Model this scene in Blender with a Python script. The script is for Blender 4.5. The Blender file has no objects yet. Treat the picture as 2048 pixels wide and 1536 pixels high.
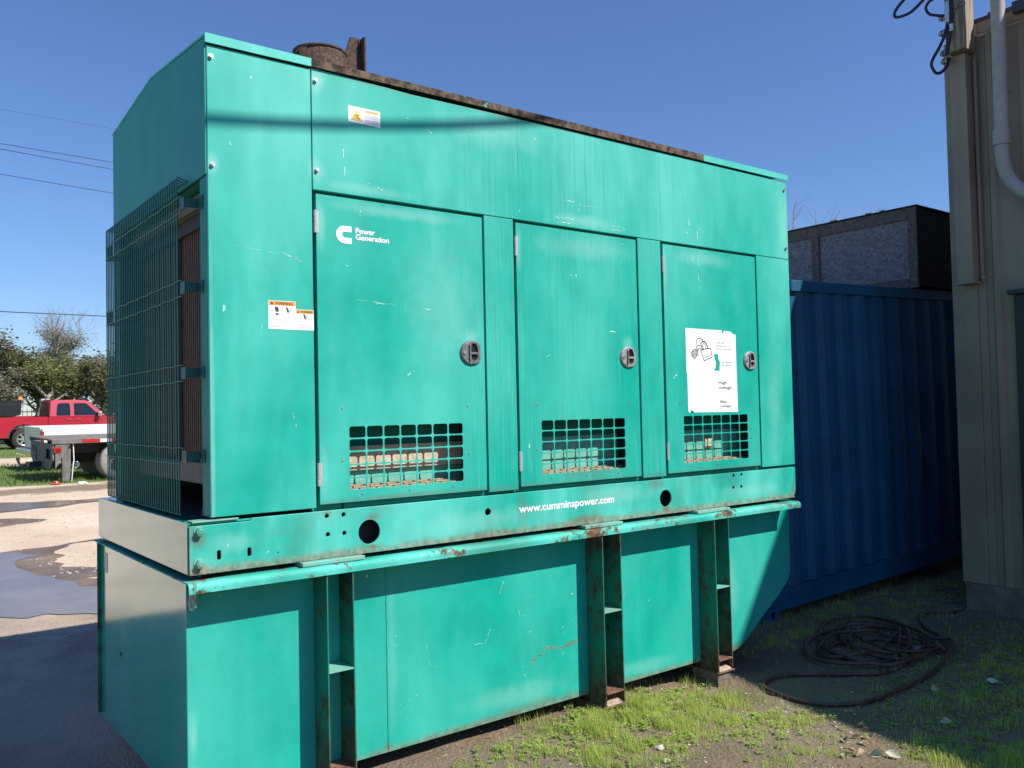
import bpy, bmesh, math, random
import numpy as np
from mathutils import Vector, Matrix, noise
random.seed(7); RNG = np.random.default_rng(11)
S = bpy.context.scene
COL = S.collection
PI = math.pi

# ------------------------------------------------------------------ camera, sky, sun
cam_d = bpy.data.cameras.new('camera'); cam = bpy.data.objects.new('camera', cam_d); COL.objects.link(cam); S.camera = cam
cam_d.sensor_width = 36; cam_d.lens = 1733.95 / 2048 * 36; cam_d.clip_end = 2000; cam_d.clip_start = 0.05
AZ, PITCH, ROLL = 0.917258257, 0.0308102138, -0.0215510564
fw = Vector((math.cos(AZ)*math.cos(PITCH), math.sin(AZ)*math.cos(PITCH), math.sin(PITCH)))
rt = Vector((math.sin(AZ), -math.cos(AZ), 0)); up = rt.cross(fw)
rt, up = rt*math.cos(ROLL) + up*math.sin(ROLL), -rt*math.sin(ROLL) + up*math.cos(ROLL)
M = Matrix((rt, up, -fw)).transposed().to_4x4(); M.translation = Vector((-1.17343302, -3.57311663, 0.55010552))
cam.matrix_world = M

SUNDIR = Vector((-0.52, 1.0, -1.13)).normalized()          # the way the light travels
W = bpy.data.worlds.new('World'); S.world = W; W.use_nodes = True
nt = W.node_tree; nt.nodes.clear()
sky = nt.nodes.new('ShaderNodeTexSky'); sky.sky_type = 'NISHITA'; sky.sun_disc = False
sky.sun_elevation = math.asin(-SUNDIR.z); sky.sun_rotation = math.atan2(-SUNDIR.x, -SUNDIR.y)
sky.air_density = 1.2; sky.dust_density = 0.0; sky.ozone_density = 3.6; sky.altitude = 20
bg = nt.nodes.new('ShaderNodeBackground'); bg.inputs['Strength'].default_value = 0.063
wo = nt.nodes.new('ShaderNodeOutputWorld')
tint = nt.nodes.new('ShaderNodeMix'); tint.data_type = 'RGBA'; tint.blend_type = 'MULTIPLY'; tint.inputs[0].default_value = 1.0
tint.inputs[7].default_value = (0.98, 1.20, 1.68, 1)      # clear deep-blue winter air, the whole sky alike
nt.links.new(sky.outputs[0], tint.inputs[6]); nt.links.new(tint.outputs[2], bg.inputs[0]); nt.links.new(bg.outputs[0], wo.inputs[0])
sd = bpy.data.lights.new('sun', 'SUN'); sd.energy = 5.0; sd.angle = math.radians(0.55); sd.color = (1.0, 0.955, 0.88)
sun = bpy.data.objects.new('sun', sd); COL.objects.link(sun)
sun.rotation_euler = SUNDIR.to_track_quat('-Z', 'Y').to_euler(); sun.location = (10, -15, 15)
S.view_settings.view_transform = 'Standard'; S.view_settings.look = 'None'
S.view_settings.gamma = 1; S.view_settings.exposure = 0.36; S.view_settings.use_curve_mapping = False
S.render.engine = 'CYCLES'

# ------------------------------------------------------------------ material helpers
class NT:
    def __init__(s, name):
        s.m = bpy.data.materials.new(name); s.m.use_nodes = True
        s.t = s.m.node_tree; s.t.nodes.clear()
        s.out = s.t.nodes.new('ShaderNodeOutputMaterial'); s.b = s.t.nodes.new('ShaderNodeBsdfPrincipled')
        s.t.links.new(s.b.outputs[0], s.out.inputs[0]); s._tc = None
    def n(s, ty, **k):
        x = s.t.nodes.new(ty)
        for a, v in k.items(): setattr(x, a, v)
        return x
    def set(s, sock, v):
        if hasattr(v, 'is_output') or isinstance(v, bpy.types.NodeSocket): s.t.links.new(v, sock)
        elif isinstance(v, (tuple, list)) and len(v) == 3 and len(sock.default_value) == 4: sock.default_value = (*v, 1)
        else: sock.default_value = v
    def P(s, **k):
        for a, v in k.items():
            s.set(s.b.inputs[a.replace('_', ' ')], v)
    def obj(s):
        if not s._tc: s._tc = s.n('ShaderNodeTexCoord')
        return s._tc.outputs['Object']
    def xyz(s):
        x = s.n('ShaderNodeSeparateXYZ'); s.set(x.inputs[0], s.obj()); return x.outputs
    def scale(s, v=(1, 1, 1), src=None):
        x = s.n('ShaderNodeMapping'); s.set(x.inputs[0], src or s.obj()); x.inputs['Scale'].default_value = v; return x.outputs[0]
    def noise(s, sc, det=4, rough=.55, vec=None, dist=0, dim='3D'):
        x = s.n('ShaderNodeTexNoise'); s.set(x.inputs['Vector'], vec or s.obj())
        x.inputs['Scale'].default_value = sc; x.inputs['Detail'].default_value = det; x.inputs['Roughness'].default_value = rough
        x.inputs['Distortion'].default_value = dist
        return x.outputs['Fac']
    def vor(s, sc, vec=None, feat='F1'):
        x = s.n('ShaderNodeTexVoronoi', feature=feat); s.set(x.inputs['Vector'], vec or s.obj()); x.inputs['Scale'].default_value = sc
        return x
    def m_(s, op, a, b=0.0, c=0.0, clamp=False):
        x = s.n('ShaderNodeMath', operation=op, use_clamp=clamp)
        s.set(x.inputs[0], a); s.set(x.inputs[1], b)
        if len(x.inputs) > 2: s.set(x.inputs[2], c)
        return x.outputs[0]
    def ramp(s, f, lo, hi, a=0., b=1.):
        x = s.n('ShaderNodeMapRange', interpolation_type='SMOOTHSTEP'); s.set(x.inputs[0], f)
        x.inputs[1].default_value = lo; x.inputs[2].default_value = hi; x.inputs[3].default_value = a; x.inputs[4].default_value = b
        return x.outputs[0]
    def mix(s, f, a, b):
        x = s.n('ShaderNodeMix', data_type='RGBA'); s.set(x.inputs[0], f); s.set(x.inputs[6], a); s.set(x.inputs[7], b); return x.outputs[2]
    def bump(s, h, strength=.3, dist=.01):
        x = s.n('ShaderNodeBump'); s.set(x.inputs['Height'], h); x.inputs['Strength'].default_value = strength; x.inputs['Distance'].default_value = dist
        s.set(s.b.inputs['Normal'], x.outputs[0]); return x

def simple(name, col, rough=.5, metal=0., var=.12, vs=9., bump=0., spec=.5, coat=0.):
    t = NT(name)
    n = t.noise(vs, 5, .6)
    c = t.mix(t.ramp(n, .3, .7), tuple(v*(1-var) for v in col), tuple(min(1, v*(1+var)) for v in col))
    t.P(Base_Color=c, Roughness=t.ramp(t.noise(vs*2.3, 4), .3, .7, max(0.02, rough-.07), min(1, rough+.07)), Metallic=metal)
    t.b.inputs['Specular IOR Level'].default_value = spec
    t.b.inputs['Coat Weight'].default_value = coat
    if bump: t.bump(t.noise(vs*6, 4), .4, bump)
    return t.m
def kindset(o): o['kind'] = 'stuff'; return o

TEAL = (0.003, 0.355, 0.268); CHALK = (0.09, 0.53, 0.44)
def paint(name, chalk=.35, streak=0., rust=None, rcol=((.055, .022, .012), (.20, .085, .035)), rough=.42, chips=.6, dirt=0., base=TEAL, zfade=True, coat=0., stains=(), pales=()):
    """weathered teal enamel. rust: list of (axis, edge, width, amount) bands or a number for all-over"""
    t = NT(name); X = t.xyz()
    big = t.noise(1.6, 4, .55, t.scale((1, 1, .45))); med = t.noise(6, 5, .6)
    c = t.mix(t.ramp(med, .35, .68), tuple(v*.93 for v in base), tuple(v*1.06 for v in base))
    f = t.m_('MULTIPLY', t.ramp(big, .36, .68), chalk*1.1)
    if zfade: f = t.m_('ADD', f, t.m_('MULTIPLY', t.ramp(X[2], .9, 2.2), chalk*.75))
    f = t.m_('ADD', f, t.m_('MULTIPLY', t.ramp(t.noise(3, 6, .65, t.scale((1, 1, .35))), .45, .75), chalk*.7), clamp=True)
    c = t.mix(f, c, CHALK)
    if streak:
        sv = t.scale((120, 120, 1.4)); sn = t.noise(1, 3, .6, sv)
        wm = t.m_('MULTIPLY', t.ramp(X[0], .9, 1.6), t.ramp(X[0], 3.3, 2.4))
        wm = t.m_('MULTIPLY', wm, t.ramp(t.noise(2.2, 3, .5, t.scale((1, 1, .25))), .25, .6))
        c = t.mix(t.m_('MULTIPLY', t.m_('MULTIPLY', t.ramp(sn, .46, .72), wm), streak*.55), c, (0.012, .20, .165))
        sv2 = t.scale((75, 75, 1.8)); s2 = t.noise(1, 3, .6, sv2)
        c = t.mix(t.m_('MULTIPLY', t.m_('MULTIPLY', t.ramp(s2, .54, .78), wm), streak*.4), c, (.30, .62, .52))
    if dirt:
        c = t.mix(t.m_('MULTIPLY', t.ramp(t.noise(4, 5, .6), .45, .7), dirt), c, (.12, .16, .11))
    if chips:
        ch = t.ramp(t.noise(23, 3, .5, t.scale((1, 1, .55))), .735, .76)
        ch2 = t.ramp(t.noise(1, 2, .5, t.scale((9, 9, 190))), .76, .79)
        ch2 = t.m_('MULTIPLY', ch2, t.ramp(t.noise(2.5, 2), .55, .6))
        c = t.mix(t.m_('MULTIPLY', t.m_('MAXIMUM', ch, ch2), chips), c, (.55, .78, .70))
    for lst, colr in ((stains, (.15, .11, .065)), (pales, (.30, .62, .55))):
        for (sx, sz, w, h, am) in lst:
            dx = t.m_('DIVIDE', t.m_('SUBTRACT', X[0], sx), w); dz = t.m_('DIVIDE', t.m_('SUBTRACT', X[2], sz), h)
            r2 = t.m_('SQRT', t.m_('ADD', t.m_('MULTIPLY', dx, dx), t.m_('MULTIPLY', dz, dz)))
            g_ = t.ramp(t.m_('ADD', r2, t.m_('MULTIPLY', t.m_('SUBTRACT', t.noise(9, 5, .7, t.scale((1, 1, .5))), .5), 1.6)), 1.2, .1)
            c = t.mix(t.m_('MULTIPLY', g_, am*(.6 if colr[0] > .2 else .9)), c, colr)
    rmask = None
    rn = t.noise(11, 6, .7); rn2 = t.noise(2.6, 4, .6)
    if rust:
        for (ax, e, w, amt) in rust:
            if ax == 'all': k = t.m_('MULTIPLY', t.ramp(t.m_('ADD', t.m_('MULTIPLY', rn, .6), t.m_('MULTIPLY', rn2, .4)), e, e+w), amt)
            else:
                d = t.m_('ABSOLUTE', t.m_('SUBTRACT', X['xyz'.index(ax)], e))
                g = t.ramp(d, w, 0)
                k = t.m_('MULTIPLY', t.ramp(t.m_('MULTIPLY', g, t.m_('ADD', t.m_('MULTIPLY', rn, .7), t.m_('MULTIPLY', rn2, .5))), .16, .72), amt)
            rmask = k if rmask is None else t.m_('MAXIMUM', rmask, k)
        halo = t.m_('MULTIPLY', t.ramp(rmask, 0, .6), .55)
        rc = t.mix(t.ramp(t.noise(26, 5, .7), .35, .65), *rcol)
        c = t.mix(rmask, c, rc)
    r = t.ramp(big, .3, .7, rough-.06, rough+.08)
    if rmask is not None: r = t.m_('ADD', r, t.m_('MULTIPLY', rmask, .35), clamp=True)
    t.P(Base_Color=c, Roughness=r)
    t.b.inputs['Specular IOR Level'].default_value = .32
    t.b.inputs['Coat Weight'].default_value = coat; t.b.inputs['Coat Roughness'].default_value = .10; t.b.inputs['Coat IOR'].default_value = 1.7
    h = t.m_('ADD', t.m_('MULTIPLY', t.noise(1.7, 2), 6), t.m_('MULTIPLY', t.noise(120, 2), .04))
    t.bump(h, .25, .004)
    return t.m

MAT = {}
MAT['panel'] = paint('teal enamel on enclosure panels', .55, .9, rough=.45, stains=[(1.6, 2.09, .5, .012, .4), (.9, 2.09, .4, .01, .3)], pales=[(.487, 2.05, .06, .07, .8), (.487, 1.645, .05, .06, .6), (.02, 1.6, .03, .05, .6), (3.95, 1.8, .08, .35, .45), (1.5, 2.0, .35, .10, .5), (2.1, 1.60, .25, .04, .6), (.75, 1.59, .25, .03, .5), (.01, .5, .015, .8, .6), (3.8, .6, .10, .5, .35)])
MAT['door'] = paint('teal enamel on doors', .40, .75, rust=[('z', .15, .05, .3)], rough=.45, stains=[(2.1, .20, .30, .035, .3), (.95, .165, .3, .012, .3)], pales=[(.50, 1.40, .03, .12, .6), (.50, .30, .03, .12, .5), (1.62, 1.40, .03, .12, .6), (1.15, 1.1, .25, .35, .30), (2.74, 1.35, .03, .2, .6), (2.1, 1.45, .4, .08, .45), (3.1, 1.48, .3, .05, .5), (.9, 1.50, .4, .035, .55), (1.3, .92, .06, .05, .6), (2.41, .92, .05, .05, .6)])
MAT['endduct'] = paint('teal enamel darkened for the shaded end duct', .1, 0, rough=.5, chips=0, coat=0, base=(.010, .25, .22))  # same enamel as the front, base darkened to carry the end's shade
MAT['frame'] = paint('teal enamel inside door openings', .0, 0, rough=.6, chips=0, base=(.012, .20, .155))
MAT['base'] = paint('teal enamel on base rail', 1.0, .35, rust=[('z', -.092, .085, .85), ('x', -.09, .05, .3)], rcol=((.12, .07, .045), (.33, .25, .17)), dirt=.25, stains=[(2.70, -.055, .05, .03, .8), (2.62, .10, .10, .04, .5), (2.05, -.055, .16, .03, .7), (.74, .075, .04, .02, .6), (.74, -.06, .035, .012, .8), (-.05, .06, .04, .05, .6), (-.05, -.06, .05, .04, .7), (1.62, .03, .05, .10, .35), (3.97, -.03, .03, .06, .5), (.515, .115, .03, .01, .5)], pales=[(1.35, .0, .45, .07, .5), (2.3, .06, .4, .06, .5), (.1, .03, .12, .05, .5), (3.5, .0, .4, .05, .4)], rough=.45)
MAT['baseend'] = paint('glossy teal enamel on base end plate', .10, 0, rust=[('z', -.086, .02, .5)], rough=.17, chips=0, coat=1.)
MAT['tank'] = paint('teal enamel on tank side', .30, 0, rust=[('z', -1.05, .07, .7)], rcol=((.11, .06, .04), (.30, .22, .15)), stains=[(1.7, -1.02, .45, .03, .45), (.85, -1.02, .03, .03, .5), (3.42, -1.01, .07, .03, .6), (2.0, -.745, .06, .02, .5)], pales=[(-.05, -.75, .02, .12, .6), (-.05, -.95, .02, .1, .6), (1.6, -.95, .35, .08, .45), (2.6, -.98, .3, .05, .4), (.88, -.6, .03, .4, .3), (3.4, -.6, .08, .2, .35)], rough=.40, chips=.8, zfade=False)
MAT['tankend'] = paint('glossy teal enamel on tank end', .10, 0, rough=.16, chips=0, zfade=False, coat=1.)
MAT['lip'] = paint('rust pitted teal enamel on tank lip', .85, 0, rust=[('all', .53, .06, .95)], dirt=.35, rough=.6)
MAT['fin'] = paint('rust streaked teal enamel on stiffener plates', .05, 0, rust=[('all', .47, .14, .85), ('z', -1.1, .65, .95)], rcol=((.035, .018, .012), (.13, .07, .035)), rough=.55, base=(.008, .17, .115), zfade=False, chips=.2)
MAT['trimrust'] = paint('rusted roof trim paint', .9, 0, rust=[('all', .37, .06, 1.)], rcol=((.028, .017, .013), (.16, .115, .078)), rough=.55)
MAT['trim'] = paint('teal roof trim paint', .8, 0, rust=[('all', .64, .05, .7)], rough=.5)
MAT['pad'] = paint('stained pale pad paint', .35, 0, base=(.22, .40, .32), rust=[('all', .58, .06, .7)], rough=.5)
MAT['guard'] = simple('dark green coated guard wire', (.035, .20, .155), .45, 0, .1, 20)
MAT['clip'] = simple('dark teal guard clip', (.010, .09, .08), .5, 0, .1, 30)
MAT['galv'] = simple('galvanised bolt steel', (.55, .56, .55), .38, .85, .15, 60)
MAT['hinge'] = simple('dull hinge steel', (.46, .46, .45), .5, .3, .2, 60)
MAT['latch'] = simple('weathered charcoal latch plate', (.16, .16, .165), .45, .2, .35, 55, .001)
MAT['latchpale'] = simple('chalky grey latch plate', (.30, .295, .29), .5, .2, .35, 55, .001)
MAT['black'] = simple('black plastic', (.012, .012, .013), .4)
MAT['dark'] = simple('dark interior steel', (.02, .028, .027), .7)
MAT['rad'] = simple('radiator fin copper brown', (.17, .12, .09), .6, .0, .2, 30)
MAT['radd'] = simple('radiator core dark', (.03, .035, .035), .7, 0, .3, 30)
MAT['foam'] = simple('tan acoustic foam', (.52, .44, .31), .95, 0, .22, 60, .004)
MAT['baffle'] = simple('dusty pale green baffle paint', (.15, .42, .34), .7, 0, .15, 14)
MAT['sill'] = simple('dirty foam sill', (.34, .27, .17), .95, 0, .35, 50, .004)
MAT['white'] = simple('white lettering vinyl', (.86, .88, .87), .5, 0, .05, 30)
MAT['decal'] = simple('white decal paper', (.88, .88, .86), .45, 0, .03, 8)
MAT['cream'] = simple('cream decal paper', (.84, .82, .74), .45, 0, .03, 8)
MAT['orange'] = simple('faded orange decal ink', (.75, .33, .06), .5, 0, .08, 60)
MAT['brownink'] = simple('dark brown ink', (.12, .04, .01), .5)
MAT['ink'] = simple('dark grey ink', (.04, .04, .045), .5)
MAT['greyink'] = simple('faded grey ink', (.42, .42, .43), .5)
MAT['yellow'] = simple('faded yellow decal ink', (.75, .55, .09), .5)
MAT['navy'] = simple('insulated black cable', (.008, .009, .016), .35)

def rustmat(name, a=(.045, .018, .011), b=(.16, .065, .035), rough=.85):
    t = NT(name); f = t.ramp(t.noise(14, 6, .7), .35, .65); f2 = t.ramp(t.noise(70, 3), .4, .7)
    c = t.mix(f, a, b); c = t.mix(t.m_('MULTIPLY', f2, .4), c, (.22, .12, .07))
    t.P(Base_Color=c, Roughness=rough); t.bump(t.noise(60, 5, .6), .5, .002); return t.m
MAT['rust'] = rustmat('deep brown rust', (.022, .010, .008), (.075, .034, .026))
MAT['rustlight'] = rustmat('rusty foot steel', (.08, .035, .022), (.26, .13, .08))

# ------------------------------------------------------------------ geometry helpers
class MB:
    """collects faces with a material index, then links them as one mesh object"""
    def __init__(s): s.v = []; s.f = []; s.mi = []; s.mats = []; s.sm = []
    def m(s, mat):
        if mat not in s.mats: s.mats.append(mat)
        return s.mats.index(mat)
    def add(s, vs, fs, mat, smooth=False):
        o = len(s.v); s.v += [tuple(v) for v in vs]; k = s.m(mat)
        for f in fs: s.f.append(tuple(i+o for i in f)); s.mi.append(k); s.sm.append(smooth)
    def box(s, x0, x1, y0, y1, z0, z1, mat, M=None):
        vs = [(x, y, z) for x in (x0, x1) for y in (y0, y1) for z in (z0, z1)]
        if M: vs = [tuple(M @ Vector(v)) for v in vs]
        s.add(vs, [(0, 1, 3, 2), (4, 6, 7, 5), (0, 4, 5, 1), (2, 3, 7, 6), (0, 2, 6, 4), (1, 5, 7, 3)], mat)
    def prism(s, poly, a0, a1, axis, mat, smooth=False):
        """poly of 2D points extruded along axis; for axis y poly=(x,z), x: (y,z), z: (x,y)"""
        def P(p, a): return {'y': (p[0], a, p[1]), 'x': (a, p[0], p[1]), 'z': (p[0], p[1], a)}[axis]
        n = len(poly); vs = [P(p, a0) for p in poly] + [P(p, a1) for p in poly]
        s.add(vs, [tuple(range(n)), tuple(range(2*n-1, n-1, -1))], mat)
        s.add(vs, [(i, (i+1) % n, n+(i+1) % n, n+i) for i in range(n)], mat, smooth)
    def cyl(s, c, r, h, axis='y', seg=16, mat=None, r2=None, smooth=True, cap=True):
        r2 = r if r2 is None else r2; vs = []
        for k, (rr, hh) in enumerate(((r, 0), (r2, h))):
            for i in range(seg):
                a = 2*PI*i/seg; u, w = rr*math.cos(a), rr*math.sin(a)
                vs.append({'y': (c[0]+u, c[1]+hh, c[2]+w), 'x': (c[0]+hh, c[1]+u, c[2]+w), 'z': (c[0]+u, c[1]+w, c[2]+hh)}[axis])
        s.add(vs, [(i, (i+1) % seg, seg+(i+1) % seg, seg+i) for i in range(seg)], mat, smooth)
        if cap: s.add(vs, [tuple(range(seg)), tuple(range(2*seg-1, seg-1, -1))], mat)
    def ring(s, c, ro, ri, h, axis='y', seg=24, mat=None):
        def pt(r, i, hh):
            a = 2*PI*i/seg; u, w = r*math.cos(a), r*math.sin(a)
            return {'y': (c[0]+u, c[1]+hh, c[2]+w), 'x': (c[0]+hh, c[1]+u, c[2]+w), 'z': (c[0]+u, c[1]+w, c[2]+hh)}[axis]
        vs = [pt(r, i, hh) for (r, hh) in ((ro, 0), (ro, h), (ri, h), (ri, 0)) for i in range(seg)]
        fs = [(k*seg+i, k*seg+(i+1) % seg, ((k+1) % 4)*seg+(i+1) % seg, ((k+1) % 4)*seg+i) for k in range(4) for i in range(seg)]
        s.add(vs, fs, mat, True)
    def tube(s, pts, r, mat, seg=8, cap=True, radii=None):
        pts = [Vector(p) for p in pts]; n = len(pts); vs = []; prev = None
        for i, p in enumerate(pts):
            d = (pts[min(i+1, n-1)] - pts[max(i-1, 0)]).normalized()
            if prev is None:
                a = Vector((0, 0, 1)) if abs(d.z) < .9 else Vector((1, 0, 0)); u = d.cross(a).normalized()
            else: u = (prev - d*prev.dot(d)).normalized()
            prev = u; w = d.cross(u); rr = radii[i] if radii else r
            for k in range(seg):
                a = 2*PI*k/seg; vs.append(p + u*(rr*math.cos(a)) + w*(rr*math.sin(a)))
        fs = [(i*seg+k, i*seg+(k+1) % seg, (i+1)*seg+(k+1) % seg, (i+1)*seg+k) for i in range(n-1) for k in range(seg)]
        s.add(vs, fs, mat, True)
        if cap: s.add(vs, [tuple(range(seg)), tuple(range(n*seg-1, (n-1)*seg-1, -1))], mat)
    def mesh(s, name):
        me = bpy.data.meshes.new(name); me.from_pydata(s.v, [], s.f)
        for m in s.mats: me.materials.append(m)
        me.polygons.foreach_set('material_index', s.mi); me.polygons.foreach_set('use_smooth', s.sm)
        bm = bmesh.new(); bm.from_mesh(me); bmesh.ops.recalc_face_normals(bm, faces=bm.faces); bm.to_mesh(me); bm.free()
        me.update(); return me
    def build(s, name, parent=None, **k): return link(name, s.mesh(name), parent, **k)

def link(name, data, parent=None, bevel=0, **k):
    o = bpy.data.objects.new(name, data); COL.objects.link(o)
    if parent:
        o.parent = parent
        o.matrix_parent_inverse = chain(parent).inverted()
    if bevel:
        b = o.modifiers.new('bevel', 'BEVEL'); b.width = bevel; b.segments = 2; b.limit_method = 'ANGLE'; b.angle_limit = math.radians(40)
        b.harden_normals = False
    tag(o, **k); return o
def chain(o):
    m = Matrix.LocRotScale(o.location, o.rotation_euler, o.scale)
    return (chain(o.parent) @ o.matrix_parent_inverse @ m) if o.parent else m
def tag(o, label=None, cat=None, group=None, kind=None):
    if label: o['label'] = label
    if cat: o['category'] = cat
    if group: o['group'] = group
    if kind: o['kind'] = kind
    return o
def thing(name, loc, label, cat, group=None, rot=(0, 0, 0)):
    o = bpy.data.objects.new(name, None); COL.objects.link(o); o.location = loc; o.rotation_euler = rot; o.empty_display_size = .2
    return tag(o, label, cat, group)
def copy_tree(o, parent=None):
    c = o.copy(); COL.objects.link(c)
    if parent: c.parent = parent
    for ch in list(o.children): copy_tree(ch, c)
    return c

def rrect(x0, x1, z0, z1, r, seg=3):
    out = []
    for (cx, cz, a0) in ((x1-r, z1-r, 0), (x0+r, z1-r, 90), (x0+r, z0+r, 180), (x1-r, z0+r, 270)):
        for i in range(seg+1):
            a = math.radians(a0 + 90*i/seg); out.append((cx+r*math.cos(a), cz+r*math.sin(a)))
    return out
def circ(x, z, r, seg=20, rz=None): return [(x+r*math.cos(2*PI*i/seg), z+(rz or r)*math.sin(2*PI*i/seg)) for i in range(seg)]

def plate_mesh(name, outline, holes, y, th, mat, bevel=0.0):
    """flat plate in the XZ plane with real holes; front face at y, thickness towards +y"""
    cu = bpy.data.curves.new(name+'_c', 'CURVE'); cu.dimensions = '2D'; cu.fill_mode = 'BOTH'
    cu.extrude = th/2 - bevel; cu.bevel_depth = bevel; cu.bevel_resolution = 1; cu.offset = -bevel
    for poly in [outline] + list(holes):
        sp = cu.splines.new('POLY'); sp.points.add(len(poly)-1); sp.use_cyclic_u = True
        for p, q in zip(sp.points, poly): p.co = (q[0], q[1], 0, 1)
    o = bpy.data.objects.new('tmp', cu); COL.objects.link(o)
    dg = bpy.context.evaluated_depsgraph_get(); dg.update()
    me = bpy.data.meshes.new_from_object(o.evaluated_get(dg), depsgraph=dg)
    bpy.data.objects.remove(o); bpy.data.curves.remove(cu)
    me.transform(Matrix.Translation((0, y+th/2, 0)) @ Matrix.Rotation(PI/2, 4, 'X'))
    me.materials.clear(); me.materials.append(mat); me.name = name
    bm = bmesh.new(); bm.from_mesh(me); bmesh.ops.remove_doubles(bm, verts=bm.verts, dist=1e-5); bmesh.ops.recalc_face_normals(bm, faces=bm.faces); bm.to_mesh(me); bm.free()
    for p in me.polygons: p.use_smooth = False
    return me
def text_faces(mb, txt, x0, x1, z0, z1, y, mat, bold=0.0, plane='y', spacing=1.0, shear=0):
    """flat lettering fitted to the box x0..x1, z0..z1 in the plane at y (front facing -y)"""
    cu = bpy.data.curves.new('t', 'FONT'); cu.body = txt; cu.size = 1; cu.offset = bold; cu.resolution_u = 3; cu.space_character = spacing; cu.space_line = .85
    o = bpy.data.objects.new('tmp', cu); COL.objects.link(o)
    dg = bpy.context.evaluated_depsgraph_get(); dg.update()
    me = bpy.data.meshes.new_from_object(o.evaluated_get(dg), depsgraph=dg)
    bpy.data.objects.remove(o); bpy.data.curves.remove(cu)
    v = np.array([p.co[:] for p in me.vertices]); a, b = v.min(0), v.max(0)
    vs = [(x0+(p[0]-a[0])/(b[0]-a[0])*(x1-x0), y, z0+(p[1]-a[1])/(b[1]-a[1])*(z1-z0)) for p in v]
    mb.add(vs, [tuple(f.vertices) for f in me.polygons], mat); bpy.data.meshes.remove(me)
def flat(mb, poly, y, mat): mb.add([(p[0], y, p[1]) for p in poly], [tuple(range(len(poly)))], mat)
def stroke(mb, pts, w, y, mat):
    for (a, b) in zip(pts[:-1], pts[1:]):
        d = Vector((b[0]-a[0], b[1]-a[1])); L = d.length or 1e-6; n = Vector((-d.y, d.x))/L*w/2; e = d/L*w*.3
        flat(mb, [(a[0]+n.x-e.x, a[1]+n.y-e.y), (b[0]+n.x+e.x, b[1]+n.y+e.y), (b[0]-n.x+e.x, b[1]-n.y+e.y), (a[0]-n.x-e.x, a[1]-n.y-e.y)], y, mat)

# ------------------------------------------------------------------ ground
def lerp_pts(y, P):
    if y <= P[0][0]: return P[0][1]
    for (a, b), (c, d) in zip(P[:-1], P[1:]):
        if y <= c: return b + (d-b)*(y-a)/(c-a)
    return P[-1][1]
def gh(x, y):
    z = lerp_pts(y, [(0, -1.13), (17, -.80), (34, -.50), (60, -.42), (200, -.3)])
    s = min(max((x-2.4)/.8, 0), 1); z -= .06*s*s*(3-2*s)*max(0, 1-max(0, y-4)/6)
    sm = lambda v, a, b: (lambda q: q*q*(3-2*q))(min(max((v-a)/(b-a), 0), 1))
    z -= .15*max(sm(y, 1.7, 2.6), sm(x, .3, -.2))*(1-sm(x, 2.4, 3.6))*max(0, 1-max(0, y-3)/12)      # the yard lies a little lower than the dirt bank
    if -4 < y < 4 and 0 < x < 11:
        w = min(1, (4-abs(y))/1.5)*min(1, x/.8)
        z += w*(.022*noise.noise(Vector((x*1.7, y*1.7, 3))) + .010*noise.noise(Vector((x*7, y*7, 8))))
        z += w*.004*noise.noise(Vector((x*22, y*22, 1)))
    return z
def axis_pts(lo, hi, near0, near1, step, grow=1.16):
    a = [near0]; s = step
    while a[-1] > lo: s *= grow; a.append(a[-1]-s)
    a = a[::-1]; x = near0
    while x < near1: x += step; a.append(x)
    s = step
    while a[-1] < hi: s *= grow; a.append(a[-1]+s)
    return a
gx = axis_pts(-600, 600, -1, 7.5, .06); gy = axis_pts(-500, 900, -2.6, 1.8, .06)
nv = [(x, y, gh(x, y)) for y in gy for x in gx]; nx = len(gx)
gf = [(j*nx+i, j*nx+i+1, (j+1)*nx+i+1, (j+1)*nx+i) for j in range(len(gy)-1) for i in range(nx-1)]
t = NT('yard ground of pale gravel, bare dirt and grass'); X = t.xyz()
wob = t.m_('SUBTRACT', t.noise(.7, 4, .6), .5); wob2 = t.m_('SUBTRACT', t.noise(2.2, 4, .6), .5)
grav = t.mix(t.ramp(t.noise(.5, 5, .6), .35, .65), (.60, .465, .335), (.74, .59, .44))
grav = t.mix(t.m_('MULTIPLY', t.ramp(t.noise(60, 3, .6), .5, .75), .25), grav, (.33, .26, .19))
grav = t.mix(t.m_('MULTIPLY', t.ramp(t.vor(38).outputs['Distance'], .25, .05), .3), grav, (.66, .60, .52))
grav = t.mix(t.m_('MULTIPLY', t.ramp(t.noise(5, 5, .7), .55, .7), .35), grav, (.36, .29, .22))
dirt = t.mix(t.ramp(t.noise(2.3, 6, .65), .35, .65), (.165, .108, .066), (.275, .19, .12))
dirt = t.mix(t.m_('MULTIPLY', t.ramp(t.noise(45, 4, .6), .5, .72), .6), dirt, (.06, .045, .03))
dirt = t.mix(t.m_('MULTIPLY', t.ramp(t.vor(55).outputs['Distance'], .22, .08), t.ramp(t.noise(3, 3), .42, .6, 0, .85)), dirt, (.42, .38, .31))
green = t.mix(t.ramp(t.noise(14, 4, .6), .3, .7), (.045, .085, .018), (.12, .17, .035))
far_g = t.mix(t.ramp(t.noise(1.4, 5, .6), .3, .7), (.085, .15, .03), (.15, .22, .05))
isd = t.ramp(t.m_('ADD', X[0], t.m_('MULTIPLY', wob, .8)), .35, .75)
isd = t.m_('MULTIPLY', isd, t.ramp(t.m_('ADD', X[1], wob), 4.6, 3.6))
isd = t.m_('MAXIMUM', isd, t.ramp(t.m_('ADD', X[1], wob), .9, .2))  # mostly unseen front ground, made dark dirt to cut bounce onto the housing
c = t.mix(isd, grav, dirt)
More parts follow.
